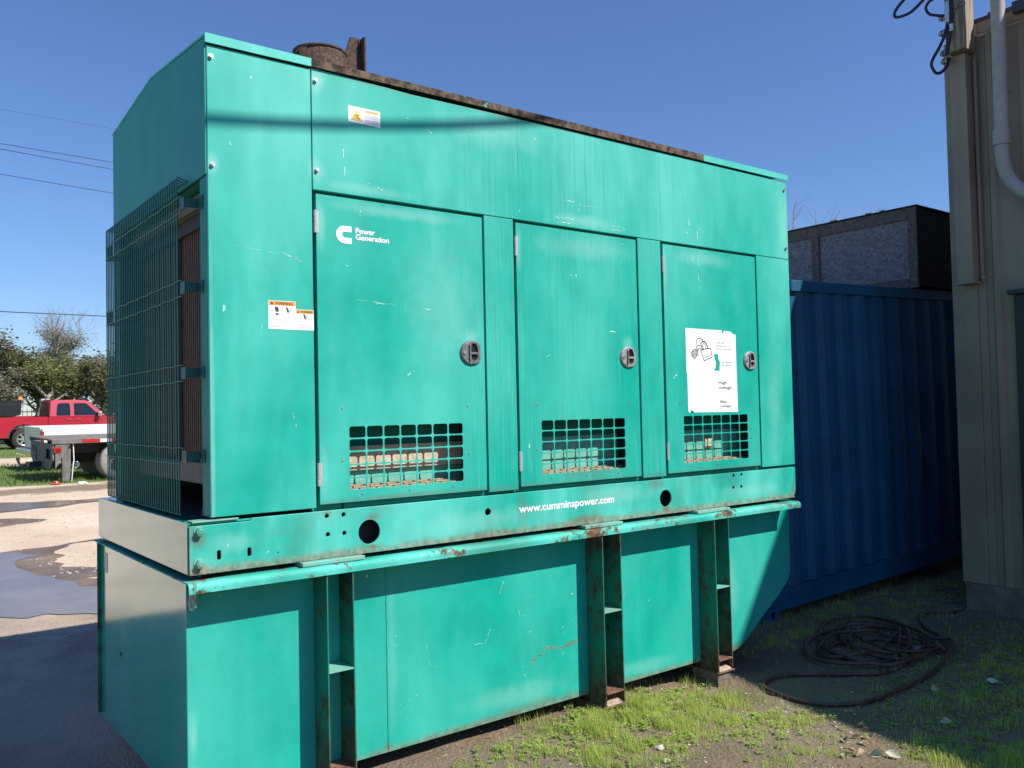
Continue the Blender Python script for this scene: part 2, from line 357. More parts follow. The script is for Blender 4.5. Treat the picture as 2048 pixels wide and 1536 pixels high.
wetshade_ = t.ramp(t.m_('ADD', X[1], t.m_('MULTIPLY', wob2, 1.4)), 5.6, 4.9)  # wet brown yard; colour also darkened to deepen the generator's shadow
c = t.mix(t.m_('MULTIPLY', t.m_('MULTIPLY', wetshade_, t.ramp(X[0], -1.4, -.5)), t.ramp(t.noise(1.3, 5, .65), .30, .62, .85, .5)), c, (.20, .155, .12))
blot = t.ramp(t.noise(1.1, 4, .6), .56, .68)
c = t.mix(t.m_('MULTIPLY', t.m_('MULTIPLY', blot, t.ramp(X[1], 13, 9)), .30), c, (.22, .175, .135))
gmask = t.m_('MULTIPLY', isd, t.ramp(t.noise(2.6, 4, .65), .54, .70, 0, .4))
c = t.mix(gmask, c, green)
yy = t.m_('ADD', X[1], t.m_('MULTIPLY', wob2, 1.2))
g1 = t.m_('MULTIPLY', t.ramp(yy, 16.6, 17.2), t.ramp(t.m_('SUBTRACT', yy, t.m_('MULTIPLY', X[0], -.6)), 25.4, 24.6))
g2 = t.ramp(yy, 27.5, 28.3)
c = t.mix(t.m_('MULTIPLY', t.m_('MAXIMUM', g1, g2), .92), c, far_g)
wetb = t.m_('MULTIPLY', t.ramp(yy, 14.9, 15.3), t.ramp(yy, 16.7, 16.2))
c = t.mix(t.m_('MULTIPLY', wetb, .8), c, (.17, .12, .08))
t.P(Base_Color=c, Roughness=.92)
t.b.inputs['Specular IOR Level'].default_value = .25
t.bump(t.m_('ADD', t.m_('ADD', t.noise(18, 6, .7), t.m_('MULTIPLY', t.vor(50).outputs['Distance'], .5)), t.m_('MULTIPLY', t.noise(110, 3, .7), .35)), .7, .02)
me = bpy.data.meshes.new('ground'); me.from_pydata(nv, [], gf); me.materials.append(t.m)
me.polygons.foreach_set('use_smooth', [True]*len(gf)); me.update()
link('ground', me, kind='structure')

def ground_sheet(name, poly, mat, dz, kind='structure', wob=.08, sub=4, lab=None):
    """irregular sheet lying dz above the ground"""
    pts = []
    n = len(poly)
    for i in range(n):
        a, b = Vector(poly[i]), Vector(poly[(i+1) % n])
        for k in range(sub):
            p = a.lerp(b, k/sub); L = (b-a).length
            w = min(wob, L*.25)
            p += Vector((noise.noise(Vector((p.x*3.1, p.y*3.1, 4)))*w, noise.noise(Vector((p.x*3.1, p.y*3.1, 9)))*w)); pts.append(p)
    bm = bmesh.new(); vs = [bm.verts.new((p.x, p.y, 0)) for p in pts]; f = bm.faces.new(vs)
    bmesh.ops.triangulate(bm, faces=[f])
    for v in bm.verts: v.co.z = gh(v.co.x, v.co.y)+dz
    bmesh.ops.recalc_face_normals(bm, faces=bm.faces)
    me = bpy.data.meshes.new(name); bm.to_mesh(me); bm.free()
    for p in me.polygons:
        if p.normal.z < 0: p.flip()
    me.materials.append(mat); return link(name, me, kind=kind)
t = NT('wet silt'); c = t.mix(t.ramp(t.noise(1.6, 5, .6), .35, .7), (.14, .10, .07), (.24, .175, .12))
c = t.mix(t.m_('MULTIPLY', t.ramp(t.vor(30).outputs['Distance'], .22, .08), .7), c, (.42, .36, .29))
t.P(Base_Color=c, Roughness=t.ramp(t.noise(2, 4), .4, .7, .45, .8)); t.bump(t.noise(40, 5, .7), .5, .01); wetm = t.m
t = NT('shallow muddy water'); c = t.mix(t.ramp(t.noise(1.2, 3), .4, .7), (.20, .165, .135), (.27, .225, .18))
t.P(Base_Color=c, Roughness=.18); t.b.inputs['Specular IOR Level'].default_value = .6; t.bump(t.noise(5, 2), .05, .01); waterm = t.m
ground_sheet('damp_ground', [(-.45, 7.6), (-.35, 8.5), (.29, 8.61), (.75, 8.74), (1.0, 8.75), (1.47, 9.01), (2.1, 9.3), (2.15, 9.15), (1.14, 8.75), (.95, 8.53), (.78, 8.18), (.89, 7.96), (.67, 7.6), (.77, 7.43), (.72, 7.27), (1.07, 6.92), (1.4, 6.8), (1.5, 6.2), (.81, 6.51), (1.0, 6.1), (1.8, 5.9), (1.2, 5.6), (.5, 5.5), (.1, 5.6), (-.3, 5.7), (-.5, 6.2), (-.5, 6.8)], wetm, .004)
ground_sheet('puddle', [(-.35, 7.4), (-.25, 8.2), (.28, 8.57), (.46, 8.48), (.65, 8.1), (.45, 7.98), (.33, 7.9), (.31, 7.42), (.41, 6.93), (.57, 6.69), (.61, 6.39), (.69, 6.02), (1.1, 5.75), (1.5, 5.3), (1.0, 4.75), (.56, 4.75), (.36, 4.92), (.22, 5.05), (.03, 5.02), (-.15, 5.2), (-.32, 5.5), (-.38, 6.2), (-.4, 6.8)], waterm, .008)
ground_sheet('damp_ground', [(-2.5, 13.8), (.94, 14.02), (1.44, 13.72), (1.7, 13.72), (2.42, 13.56), (3.6, 13.4), (3.4, 13.0), (2.34, 13.11), (1.85, 12.9), (1.63, 12.7), (1.3, 12.79), (.76, 12.52), (-1.6, 12.3)], wetm, .004)
ground_sheet('puddle', [(-2.2, 13.6), (.9, 13.86), (1.41, 13.6), (2.2, 13.4), (2.0, 13.1), (1.6, 12.85), (.8, 12.65), (-1.4, 12.45)], waterm, .008)
ground_sheet('damp_ground', [(-2.0, 11.9), (.67, 11.79), (.9, 11.72), (1.23, 11.31), (1.11, 11.15), (.88, 11.04), (.5, 10.9), (-1.8, 10.6)], wetm, .004)

# ------------------------------------------------------------------ the generator
G = thing('generator', (2.0, .8, -1.08), 'large teal diesel generator in a weatherproof housing on a belly tank', 'generator')
ZT, ZS, ZB = 2.14, 1.556, .14
def pbox(name, x0, x1, y0, y1, z0, z1, mat, parent=G, bevel=0.002, **k):
    m = MB(); m.box(x0, x1, y0, y1, z0, z1, mat); return m.build(name, parent, bevel=bevel, **k)
PT = .02
def pnl(name, x0, x1, z0, z1, mat=None, y=0., poly=None):
    return link(name, plate_mesh(name, poly or [(x0, z0), (x1, z0), (x1, z1), (x0, z1)], [], y, PT, mat or MAT['panel'], .0025), G)
# end bay panel, long upper panel (top edge slightly bowed), posts between the doors
pnl('end_panel', .003, .464, ZB, 2.098)
up_poly = [(.469, ZS)] + [(4.0, ZS)] + [(4.0, 2.094), (3.0, 2.096), (2.0, 2.097), (1.5, 2.094), (1.0, 2.09), (.7, 2.100), (.469, 2.105)]
pnl('upper_panel', 0, 0, 0, 0, poly=up_poly)
pnl('post_panel', 1.404, 1.592, ZB, ZS-.004, MAT['door']); pnl('post_panel', 2.516, 2.71, ZB, ZS-.004, MAT['door']); pnl('post_panel', 3.638, 4.0, ZB, ZS-.004, MAT['panel'])
# inner door frame seen through the gaps: one plate with three openings
link('door_frame', plate_mesh('door_frame', [(.455, .126), (3.99, .126), (3.99, 1.6), (.455, 1.6)], [[(a+.03, .19), (b-.03, .19), (b-.03, 1.5), (a+.03, 1.5)] for a, b in ((.482, 1.391), (1.609, 2.5), (2.731, 3.622))], .03, .012, MAT['frame']), G)
# shell: rear wall, right end wall, left jamb returns, floor
m = MB(); m.box(.0, 4.0, 1.555, 1.571, .1255, 2.10, MAT['frame']); m.box(.02, 3.9, 1.50, 1.5545, .119, .16, MAT['dark']); m.build('rear_wall', G)
m = MB(); m.box(3.984, 4.0, .022, 1.553, ZB, 2.10, MAT['panel']); m.build('right_end_wall', G)
m = MB(); m.box(.003, .018, .022, .105, ZB, 1.553, MAT['endduct']); m.box(.018, .1, .088, .105, ZB, 1.55, MAT['endduct']); m.build('jamb', G, bevel=.002)
m = MB(); m.box(.003, .018, 1.46, 1.553, ZB, 1.553, MAT['endduct']); m.build('jamb', G, bevel=.002)
m = MB(); m.prism([(.006, 1.557), (.006, 2.128), (.80, 2.203), (1.568, 2.128), (1.568, 1.557)], -.004, .006, 'x', MAT['endduct']); m.build('end_duct_panel', G, bevel=.002)
m = MB(); m.box(.02, .5, .03, 1.55, 1.557, 1.566, MAT['frame']); m.build('duct_floor', G)
m = MB(); m.box(.6, .61, .03, 1.55, .126, 2.09, MAT['dark']); m.build('bulkhead', G)
m = MB(); m.prism([(-.004, 2.132), (-.004, 2.141), (.80, 2.216), (1.576, 2.141), (1.576, 2.132), (.80, 2.207)], -.006, 4.003, 'x', MAT['trim']); m.build('roof', G)
# roof edge trim, two lengths, the longer one rusted and lifted
def trim(name, xs, mat):
    vs = []; 
    for x, zb, zt_ in xs: vs += [(x, -.012, zb), (x, -.012, zt_), (x, -.004, zt_+.003), (x, -.004, zb)]
    n = len(xs); m = MB(); fs = [(4*i+a, 4*i+b, 4*i+4+b, 4*i+4+a) for i in range(n-1) for a, b in ((0, 1), (1, 2), (2, 3), (3, 0))]
    m.add(vs, fs + [(0, 1, 2, 3), tuple(4*n-4+k for k in (3, 2, 1, 0))], mat); return m.build(name, G)
trim('roof_trim', [(-.006, 2.103, 2.142), (.25, 2.104, 2.142), (.465, 2.106, 2.142)], MAT['trim'])
xs = [(.470+i*(4.003-.47)/24, 2.104+.006*math.exp(-((.47+i*3.533/24-1.1)/.6)**2), 2.142) for i in range(25)]
trim('roof_trim', xs[:19], MAT['trimrust']); trim('roof_trim', xs[18:], MAT['trim'])
# panel bolts with washers
for (x, z) in [(.020, 2.050), (.022, 1.597), (.487, 2.050), (.488, 1.645), (3.968, 2.037), (3.969, 1.630)]:
    m = MB(); m.cyl((x, 0, z), .0115, -.003, 'y', 16, MAT['galv']); m.cyl((x, -.003, z), .0085, -.010, 'y', 6, MAT['galv'], smooth=False); m.build('bolt', G)
# doors
VX0, VX1, VZ0, VZ1 = .147, .766, .208, .494
def vent_cells(dx):
    cw = (VX1-VX0+.008)/7; chh = (VZ1-VZ0+.007)/5; out = []
    for i in range(7):
        for j in range(5):
            x0 = dx+VX0+i*cw; z0 = VZ0+j*chh
            out.append(rrect(x0, x0+cw-.008, z0, z0+chh-.007, .011, 3))
    return out
rivet_me = None
m = MB(); m.cyl((0, 0, 0), .006, -.0035, 'y', 10, MAT['galv'], r2=.004); rivet_me = m.mesh('rivet')
m = MB(); m.tube([(0, -.004, -.051), (0, -.004, -.001)], .0085, MAT['hinge'], 10); m.tube([(0, -.004, .001), (0, -.004, .051)], .0085, MAT['hinge'], 10)
m.box(-.001, .016, -.002, .004, -.05, .05, MAT['hinge']); hinge_me = m.mesh('hinge')
def latch_mesh(pmat):
    m = MB(); out = []
    for i in range(28):
        a = 2*PI*i/28; out.append((max(-.07, .070*math.cos(a)) if math.cos(a) < 0 else min(.052, .072*math.cos(a)), .062*math.sin(a)))
    inner = [(p[0]*.9, p[1]*.9) for p in out]; n = len(out)
    vs = [(p[0], 0, p[1]) for p in out] + [(p[0]*.97, -.008, p[1]*.97) for p in out] + [(p[0], -.011, p[1]) for p in inner]
    m.add(vs, [(i, (i+1) % n, n+(i+1) % n, n+i) for i in range(n)] + [(n+i, n+(i+1) % n, 2*n+(i+1) % n, 2*n+i) for i in range(n)], pmat, True)
    # face plate with a recessed dish
    k = 20; dish = [(.010+.025*math.cos(2*PI*i/k), .004+.045*math.sin(2*PI*i/k)) for i in range(k)]
    pm = plate_mesh('lp', inner, [dish], -.0115, .004, pmat)
    m.add([v.co[:] for v in pm.vertices], [tuple(f.vertices) for f in pm.polygons], pmat)
    m.add([(p[0], -.0095, p[1]) for p in dish] + [(.008+(p[0]-.008)*.7, -.0003, .004+(p[1]-.004)*.8) for p in dish], [(i, (i+1) % k, k+(i+1) % k, k+i) for i in range(k)], MAT['black'], True)
    m.add([(.008+(p[0]-.008)*.7, -.0003, .004+(p[1]-.004)*.8) for p in dish], [tuple(range(k))], MAT['black'])
    m.box(-.010, .034, -.012, -.002, -.008, .003, pmat); m.box(-.021, -.013, -.019, -.0118, -.042, .040, MAT['latch'])
    m.cyl((-.048, -.010, 0), .010, -.006, 'y', 12, MAT['galv'])
    for (a, b) in ((-.032, .044), (.040, .040), (-.032, -.044), (.040, -.040)): m.cyl((a, -.010, b), .005, -.003, 'y', 8, MAT['galv'])
    return m.mesh('latch')
lat_a, lat_b = latch_mesh(MAT['latch']), latch_mesh(MAT['latchpale'])
def door(x0, lat, first=False):
    w = .909 if first else .891
    d = link('door', plate_mesh('door', [(x0, .153), (x0+w, .153), (x0+w, 1.538), (x0, 1.538)], vent_cells(x0), 0, .004, MAT['door'], .0012), G)
    m = MB()   # folded door edges
    m.box(x0, x0+.004, .0045, .024, .153, 1.538, MAT['door']); m.box(x0+w-.004, x0+w, .0045, .024, .153, 1.538, MAT['door'])
    m.box(x0+.0045, x0+w-.0045, .0045, .024, 1.534, 1.538, MAT['door']); m.box(x0+.0045, x0+w-.0045, .0045, .024, .153, .157, MAT['door']); m.build('door_edge', d)
    # air baffle behind the grille: painted trough, foam strip and sill
    m = MB(); m.box(x0+.05, x0+.86, .156, .162, .16, .60, MAT['frame']); m.box(x0+.05, x0+.86, .006, .1555, .56, .575, MAT['dark'])
    m.box(x0+.05, x0+.06, .006, .1555, .16, .56, MAT['dark']); m.box(x0+.85, x0+.86, .006, .1555, .16, .56, MAT['dark'])
    m.box(x0+.06, x0+.85, .150, .155, .16, .283 if first else .40, MAT['baffle']); m.build('baffle', d)
    m = MB()
    for k in range(4): m.box(x0+.062, x0+.848, .008+k*.031, .036+k*.031, .190, .2035+.0055*k, MAT['sill'])
    if first: m.box(x0+.062, x0+.848, .128, .149, .2845, .40, MAT['foam'])
    elif lat is lat_b and x0 > 2.6: m.box(x0+.50, x0+.57, .135, .1495, .282, .345, MAT['foam'])
    m.build('foam_strip', d, bevel=.003)
    for (a, b) in [(.115, .579), (.113, .343), (.801, .580), (.802, .343), (.211, .187), (.459, .186), (.705, .187)]:
        r = link('rivet', rivet_me, d); r.location = (x0+a, -.0005, b)
    for zc in (1.412, .286):
        h = link('hinge', hinge_me, d); h.location = (x0-.006, 0, zc)
    l = link('latch', lat, d); l.location = (x0+.828 if first else x0+.808, -.0005, .845)
    return d
D1 = door(.482, lat_a, True); D2 = door(1.609, lat_b); D3 = door(2.731, lat_b)
# emblem and wording on the first door
m = MB(); ex, ez = .578, 1.328; emb = [(.077, .080), (.040, .080)] + [(.040+.040*math.cos(math.radians(a)), .040+.040*math.sin(math.radians(a))) for a in range(105, 256, 15)] + [(.040, 0), (.077, 0), (.077, .027), (.048, .027)] + [(.044+.014*math.cos(math.radians(a)), .0405+.0135*math.sin(math.radians(a))) for a in range(250, 109, -20)] + [(.048, .054), (.077, .054)]
flat(m, [(ex+p[0], ez+p[1]) for p in emb], -.0015, MAT['white']); m.build('emblem', D1)
m = MB(); text_faces(m, 'Power', .676, .776, 1.379, 1.406, -.0015, MAT['white'], .025); text_faces(m, 'Generation', .675, .850, 1.350, 1.377, -.0015, MAT['white'], .025); m.build('lettering', D1)

def illegible(mb, x0, x1, z, w, y, mat=None, h=.0022):
    x = x0
    while x < x0+w:
        L = random.uniform(.004, .013); mb.add([(x, y, z), (min(x+L, x1), y, z), (min(x+L, x1), y, z+h), (x, y, z+h)], [(0, 1, 2, 3)], mat or MAT['greyink']); x += L+.002
# warning decals on the end panel
def blob_hand(mb, x, z, s, y):
    flat(mb, [(x-.9*s, z+1.3*s), (x-.2*s, z+1.2*s), (x+.2*s, z+.4*s), (x+.35*s, z-.3*s), (x-.1*s, z-.7*s), (x-.45*s, z-.4*s), (x-.5*s, z+.2*s)], y, MAT['ink'])
    stroke(mb, [(x+1.2*s, z+1.2*s), (x+.4*s, z-.2*s)], .22*s, y, MAT['ink']); stroke(mb, [(x+.1*s, z-.6*s), (x+.5*s, z-1.2*s)], .15*s, y, MAT['ink']); stroke(mb, [(x+.5*s, z-.8*s), (x+1.0*s, z-.7*s)], .15*s, y, MAT['greyink'])
m = MB(); Y = -.0012
m.box(.255, .3795, Y, 0, .9235, 1.0465, MAT['decal']); flat(m, [(.257, 1.027), (.378, 1.027), (.378, 1.045), (.257, 1.045)], Y-.0006, MAT['orange'])
text_faces(m, 'WARNING', .286, .366, 1.0295, 1.0425, Y-.0012, MAT['brownink'], .02); flat(m, [(.263, 1.0295), (.279, 1.0295), (.271, 1.0430)], Y-.0012, MAT['brownink'])
blob_hand(m, .344, 1.005, .012, Y-.0006)
flat(m, [(.285, 1.022), (.297, 1.020), (.303, 1.008), (.300, .998), (.289, .999), (.284, 1.010)], Y-.0006, MAT['ink']); flat(m, [(.286, .994), (.303, .992), (.299, .984), (.290, .984)], Y-.0006, MAT['ink'])
stroke(m, [(.316, 1.022), (.316, .982)], .001, Y-.0006, MAT['greyink'])
for k, z in enumerate((.976, .966, .961, .953, .948, .938, .933)): illegible(m, .261, .374, z, .105 if k % 2 == 0 else .07, Y-.0006)
m.build('warning_decal', G, label='wider white decal headed WARNING with two pictograms')
m = MB(); m.box(.381, .4635, Y, 0, .9235, 1.0135, MAT['cream']); flat(m, [(.3825, .997), (.462, .997), (.462, 1.012), (.3825, 1.012)], Y-.0006, MAT['orange'])
text_faces(m, 'WARNING', .400, .457, .9995, 1.0095, Y-.0012, MAT['brownink'], .015); flat(m, [(.385, .9993), (.396, .9993), (.3905, 1.0095)], Y-.0012, MAT['brownink'])
blob_hand(m, .423, .980, .011, Y-.0006)
for k, z in enumerate((.960, .948, .940, .934)): illegible(m, .387, .459, z, .07, Y-.0006)
m.build('warning_decal', G, label='narrower cream decal headed WARNING beside the door gap')
m = MB(); m.box(.648, .8135, Y, 0, 1.8955, 1.970, MAT['decal']); x0 = .655
flat(m, [(.660, 1.906), (.722, 1.906), (.691, 1.960)], Y-.0006, MAT['yellow']); stroke(m, [(.678, 1.929), (.700, 1.933), (.690, 1.920), (.706, 1.915)], .003, Y-.0012, MAT['brownink'])
flat(m, [(.733, 1.951), (.805, 1.951), (.805, 1.964), (.733, 1.964)], Y-.0006, MAT['yellow']); illegible(m, .737, .8, 1.956, .058, Y-.0012, MAT['greyink'], .004)
for z in (1.943, 1.937, 1.930, 1.916, 1.911, 1.904): illegible(m, .733, .806, z, .068, Y-.0006)
m.build('yellow_warning_decal', G)
# big torn sheet on the third door
hx0, hx1, hz0, hz1 = 2.914, 3.400, .516, 1.036
outl = [(hx0, .760), (hx0+.006, .757), (hx0+.007, hz0+.012), (hx0+.012, hz0), (hx1, hz0-.004), (hx1-.003, .76), (hx1-.004, hz1-.022), (hx1-.02, hz1-.026), (hx1-.055, hz1-.006), (hx1-.115, hz1-.004), (hx1-.13, hz1-.022), (hx1-.142, hz1-.018), (hx1-.14, hz1-.002), (hx0, hz1)]
def hxp(px, py): return (hx0+(px-148)/(885-148)*(hx1-hx0)*(1+.02*0), hz1-(py-112)/(1360-112)*(hz1-hz0))
hole = [hxp(*p) for p in [(543, 480), (610, 486), (612, 560), (634, 610), (622, 700), (626, 740), (528, 735), (562, 700), (572, 625), (556, 560)]]
sm_ = plate_mesh('safety_notice', outl, [hole], -.0014, .0014, MAT['decal'])
m = MB(); m.add([v.co[:] for v in sm_.vertices], [tuple(f.vertices) for f in sm_.polygons], MAT['decal']); Y = -.0020
for a in ([(165, 135), (680, 150)], [(165, 135), (180, 715), (530, 722)], [(640, 724), (880, 722)], [(550, 155), (556, 470)], [(570, 745), (590, 1325)], [(195, 762), (890, 762)], [(245, 1328), (905, 1322)]): stroke(m, [hxp(*p) for p in a], .0015, Y, MAT['greyink'])
def hp(L, w=.004, mt=None): stroke(m, [hxp(*p) for p in L], w, Y-.0003, mt or MAT['ink'])
hp([(355, 425), (500, 395), (520, 530), (400, 590), (358, 430)], .005); hp([(405, 545), (505, 500)], .003); hp([(430, 410), (450, 520)], .002, MAT['greyink']); hp([(385, 430), (365, 370), (360, 330), (390, 300), (420, 300), (445, 345), (460, 395)], .007)
hp([(395, 425), (385, 375), (388, 335), (405, 322), (425, 360), (432, 405)], .004); hp([(290, 355), (300, 290), (320, 255), (350, 250), (385, 275), (395, 300)], .005); hp([(350, 370), (320, 358), (298, 380), (300, 412), (328, 420), (355, 398)], .005)
hp([(265, 420), (225, 470), (228, 520), (268, 565), (310, 490), (318, 440), (265, 420)], .005)
for k in range(4): hp([(240+k*20, 440), (232+k*18, 530)], .003, MAT['ink']); hp([(232, 455+k*26), (308, 450+k*22)], .003, MAT['ink'])
for txt, (a, b, c_, d_) in (('Lock out', (580, 700, 320, 292)), ('equipment', (578, 735, 372, 342)), ('before servicing.', (580, 812, 418, 390)), ('el equipo', (660, 818, 625, 594)), ('de reparar.', (660, 815, 672, 642))):
    p0, p1 = hxp(a, c_), hxp(b, d_); text_faces(m, txt, p0[0], p1[0], p0[1], p1[1], Y, simple('faded notice ink', (.2, .2, .21), .5), .018)
for txt, (a, b, c_, d_) in (('High', (603, 722, 955, 895)), ('voltage', (603, 795, 1030, 970)), ('Alto', (612, 715, 1232, 1180)), ('voltaje.', (615, 790, 1308, 1255))):
    p0, p1 = hxp(a, c_), hxp(b, d_); text_faces(m, txt, p0[0], p1[0], p0[1], p1[1], Y, MAT['ink'], .015)
flat(m, [hxp(*p) for p in [(195, 1322), (240, 1358), (192, 1365)]], Y, MAT['ink'])
m.build('safety_notice', D3, label='torn white notice with padlock drawing and High voltage, Alto voltaje wording')

# exhaust stack and its bracket on the roof
m = MB(); m.ring((.725, .45, 2.165), .132, .124, .218, 'z', 40, MAT['rust']); m.ring((.725, .45, 2.372), .136, .132, .012, 'z', 40, MAT['rust'])
m.cyl((.725, .45, 2.20), .123, .004, 'z', 30, MAT['dark']); ex = m.build('exhaust_outlet', G)
m = MB(); m.box(.585, .602, .42, .46, 2.30, 2.36, MAT['rust']); m.build('clamp_lug', ex, bevel=.003)
m = MB(); m.prism([(.870, 2.168), (.95, 2.168), (.95, 2.51), (.895, 2.51), (.852, 2.372), (.858, 2.30)], .445, .455, 'y', MAT['rust']); m.box(.9505, .962, .40, .47, 2.178, 2.51, MAT['rust']); m.box(.938, .9495, .438, .4445, 2.18, 2.505, MAT['rust']); m.cyl((.912, .444, 2.285), .014, -.006, 'y', 6, MAT['dark']); m.build('cap_bracket', ex, bevel=.002)
m = MB(); m.tube([(.52, .2, 2.168), (.62, .23, 2.185), (.75, .24, 2.186), (.88, .25, 2.180), (1.02, .26, 2.176)], .004, MAT['rust']); m.build('wire', ex)

# radiator behind the guard
RD = thing('radiator', (.1, .8, .13), None, None); RD.parent = G; RD.matrix_parent_inverse = chain(G).inverted()
m = MB(); m.box(.16, .40, .12, 1.45, .33, 1.48, MAT['radd']); m.build('radiator_core', RD)
m = MB()
for i in range(46):
    y = .125+i*.029; m.box(.120, .1595, y, y+.011, .37, 1.42, MAT['rad'])
m.build('cooling_fin', RD, kind='stuff')
m = MB(); m.box(.11, .42, .106, 1.46, .26, .335, MAT['dark']); m.box(.09, .11, .106, 1.46, .25, .345, simple('grey channel steel', (.16, .16, .16), .5)); m.build('lower_channel', RD, bevel=.003)
m = MB(); m.box(.10, .42, .106, 1.46, 1.42, 1.49, simple('grey header tank steel', (.04, .045, .042), .55)); m.box(.06, .10, .106, 1.46, 1.485, 1.545, simple('olive flange steel', (.14, .16, .13), .55)); m.build('header_tank', RD, bevel=.003)
m = MB(); m.box(.10, .12, .755, .775, .345, 1.42, simple('grey upright steel', (.12, .13, .125), .5)); m.build('upright', RD, bevel=.002)
m = MB(); m.prism([(.06, .128), (.245, .128), (.09, .29), (.06, .29)], .035, .043, 'x', MAT['rust']); m.build('foot_gusset', RD)
m = MB(); m.cyl((.045, .20, .130), .02, .014, 'z', 6, MAT['rustlight'], smooth=False); m.build('foot_bolt', RD)
# wire guard
GD = thing('radiator_guard', (-.05, .9, .13), None, None); GD.parent = G; GD.matrix_parent_inverse = chain(G).inverted()
wires = [(1.53-k*.0357) for k in range(37)]
m = MB(); m.tube([(-.048, 0, .134), (-.05, 0, .16), (-.05, 0, 1.578), (-.047, 0, 1.586), (-.04, 0, 1.588), (-.008, 0, 1.577)], .0034, MAT['guard'], 6); wme = m.mesh('guard_wire')
for y in wires:
    o = link('guard_wire', wme, GD); o.location = (0, y, 0)
CZ = [1.455, 1.098, .738, .388]
for zc in CZ:
    for dz in (-.034, .034):
        m = MB(); n = 72; m.tube([(-.054-.004*(k % 2), .17+k*(1.36/n), zc+dz+.01*math.sin(k*.6)*.2) for k in range(n+1)], .0026, MAT['guard'], 5); m.build('cross_wire', GD)
m = MB(); m.tube([(-.046, .24, .136), (-.046, 1.53, .136)], .003, MAT['guard'], 6); m.build('cross_wire', GD)
m = MB(); m.tube([(-.008, .24, 1.577), (-.008, 1.53, 1.577)], .003, MAT['guard'], 6); m.build('cross_wire', GD)
for zc in CZ:
    m = MB(); m.box(-.058, -.052, .12, .185, zc-.026, zc+.026, MAT['clip']); m.box(-.052, .003, .12, .124, zc-.020, zc+.020, MAT['clip']); m.box(-.0025, .0025, .06, .124, zc-.026, zc+.026, MAT['clip']); m.build('guard_clip', GD, bevel=.002)
    m = MB(); m.box(-.046, .003, 1.42, 1.55, zc-.034, zc-.028, MAT['clip']); m.box(-.046, -.042, 1.42, 1.55, zc-.028, zc+.034, MAT['clip']); m.build('guard_clip', GD, bevel=.002)

# base rail with its holes, end plate, top shelf
holes = [circ(.722, .010, .055, 32), circ(2.700, .008, .050, 32), circ(1.393, .042, .018), circ(.513, .101, .010), circ(.594, .100, .010), circ(.517, .019, .010), circ(.597, .017, .010),
         circ(3.337, .104, .011), circ(3.418, .106, .011), circ(3.333, .028, .011), circ(3.414, .028, .011), rrect(.025, .041, -.035, .005, .0078, 4), rrect(.152, .168, -.035, .002, .0078, 4), circ(.285, -.034, .003, 8)]
bo = [(-.086, -.086), (3.94, -.086)] + [(3.94+.06*math.sin(a), -.026-.06*math.cos(a)) for a in (.4, .8, 1.2, 1.57)] + [(4.0, .122), (.172, .124), (.165, .112), (-.086, .112)]
b = link('base_rail', plate_mesh('base_rail', bo, holes, 0, .010, MAT['base'], .002), G)
m = MB(); m.box(-.084, 4.0, .0105, .07, .115, .1225, MAT['base']); m.box(-.084, 4.0, .0105, .07, -.086, -.078, MAT['base']); m.build('rail_flange', b)
m = MB(); m.box(-.06, 3.98, .075, 1.50, -.08, .118, MAT['dark']); m.build('base_core', G)
m = MB(); m.box(-.090, -.084, .014, 1.571, -.084, .124, MAT['baseend']); m.box(-.084, .04, .08, 1.571, .1185, .124, MAT['baseend']); m.build('base_end_plate', G, bevel=.0015)
m = MB(); m.box(-.075, .115, -.004, .062, .1245, .131, MAT['pad']); m.build('corner_plate', G, bevel=.001)
m = MB(); m.box(-.08, 3.99, 1.561, 1.571, -.086, .118, MAT['base']); m.build('rear_rail', G)
for z in (.089, -.040):
    m = MB(); m.cyl((-.048, 0, z), .021, -.004, 'y', 20, MAT['pad']); m.cyl((-.048, -.004, z), .0175, -.020, 'y', 6, MAT['base'], smooth=False); m.cyl((-.048, -.024, z), .013, -.002, 'y', 16, MAT['base'], r2=.010); m.build('base_bolt', G, bevel=.0015)
m = MB(); text_faces(m, 'www.cumminspower.com', 1.590, 2.273, .006, .057, -.0012, MAT['white'], .022); m.build('web_address', b)
# mounting pads between base and tank
for a, c_ in ((.38, .68), (2.02, 2.306), (2.944, 3.25)): pbox('mounting_pad', a, c_, -.036, .09, -.1055, -.0875, MAT['pad'], bevel=.003)

# belly tank
TK = thing('fuel_tank', (2, .8, -1.04), None, None); TK.parent = G; TK.matrix_parent_inverse = chain(G).inverted()
prof = [(-.07, -.112), (-.07, -1.045), (3.38, -1.045), (3.44, -1.035), (3.50, -1.010), (3.56, -.972), (3.72, -.862), (3.90, -.748), (3.98, -.690), (4.015, -.650), (4.035, -.590), (4.037, -.112)]
m = MB(); m.prism(prof, .09, 1.60, 'y', MAT['tank']); m.build('tank_shell', TK, bevel=.004)
m = MB(); m.box(-.0745, -.0705, .088, 1.602, -1.05, -.112, MAT['tankend']); m.build('tank_end_plate', TK)
m = MB(); m.box(-.094, -.075, 1.594, 1.600, -1.04, -.112, MAT['fin']); m.build('end_flange', TK)
m = MB(); m.cyl((-.0745, 1.17, -.640), .012, -.004, 'x', 6, MAT['dark'], smooth=False); m.build('plug', TK)
m = MB(); m.box(-.0760, -.0746, 1.44, 1.50, -.27, -.165, MAT['greyink']); m.build('faded_sticker', TK)
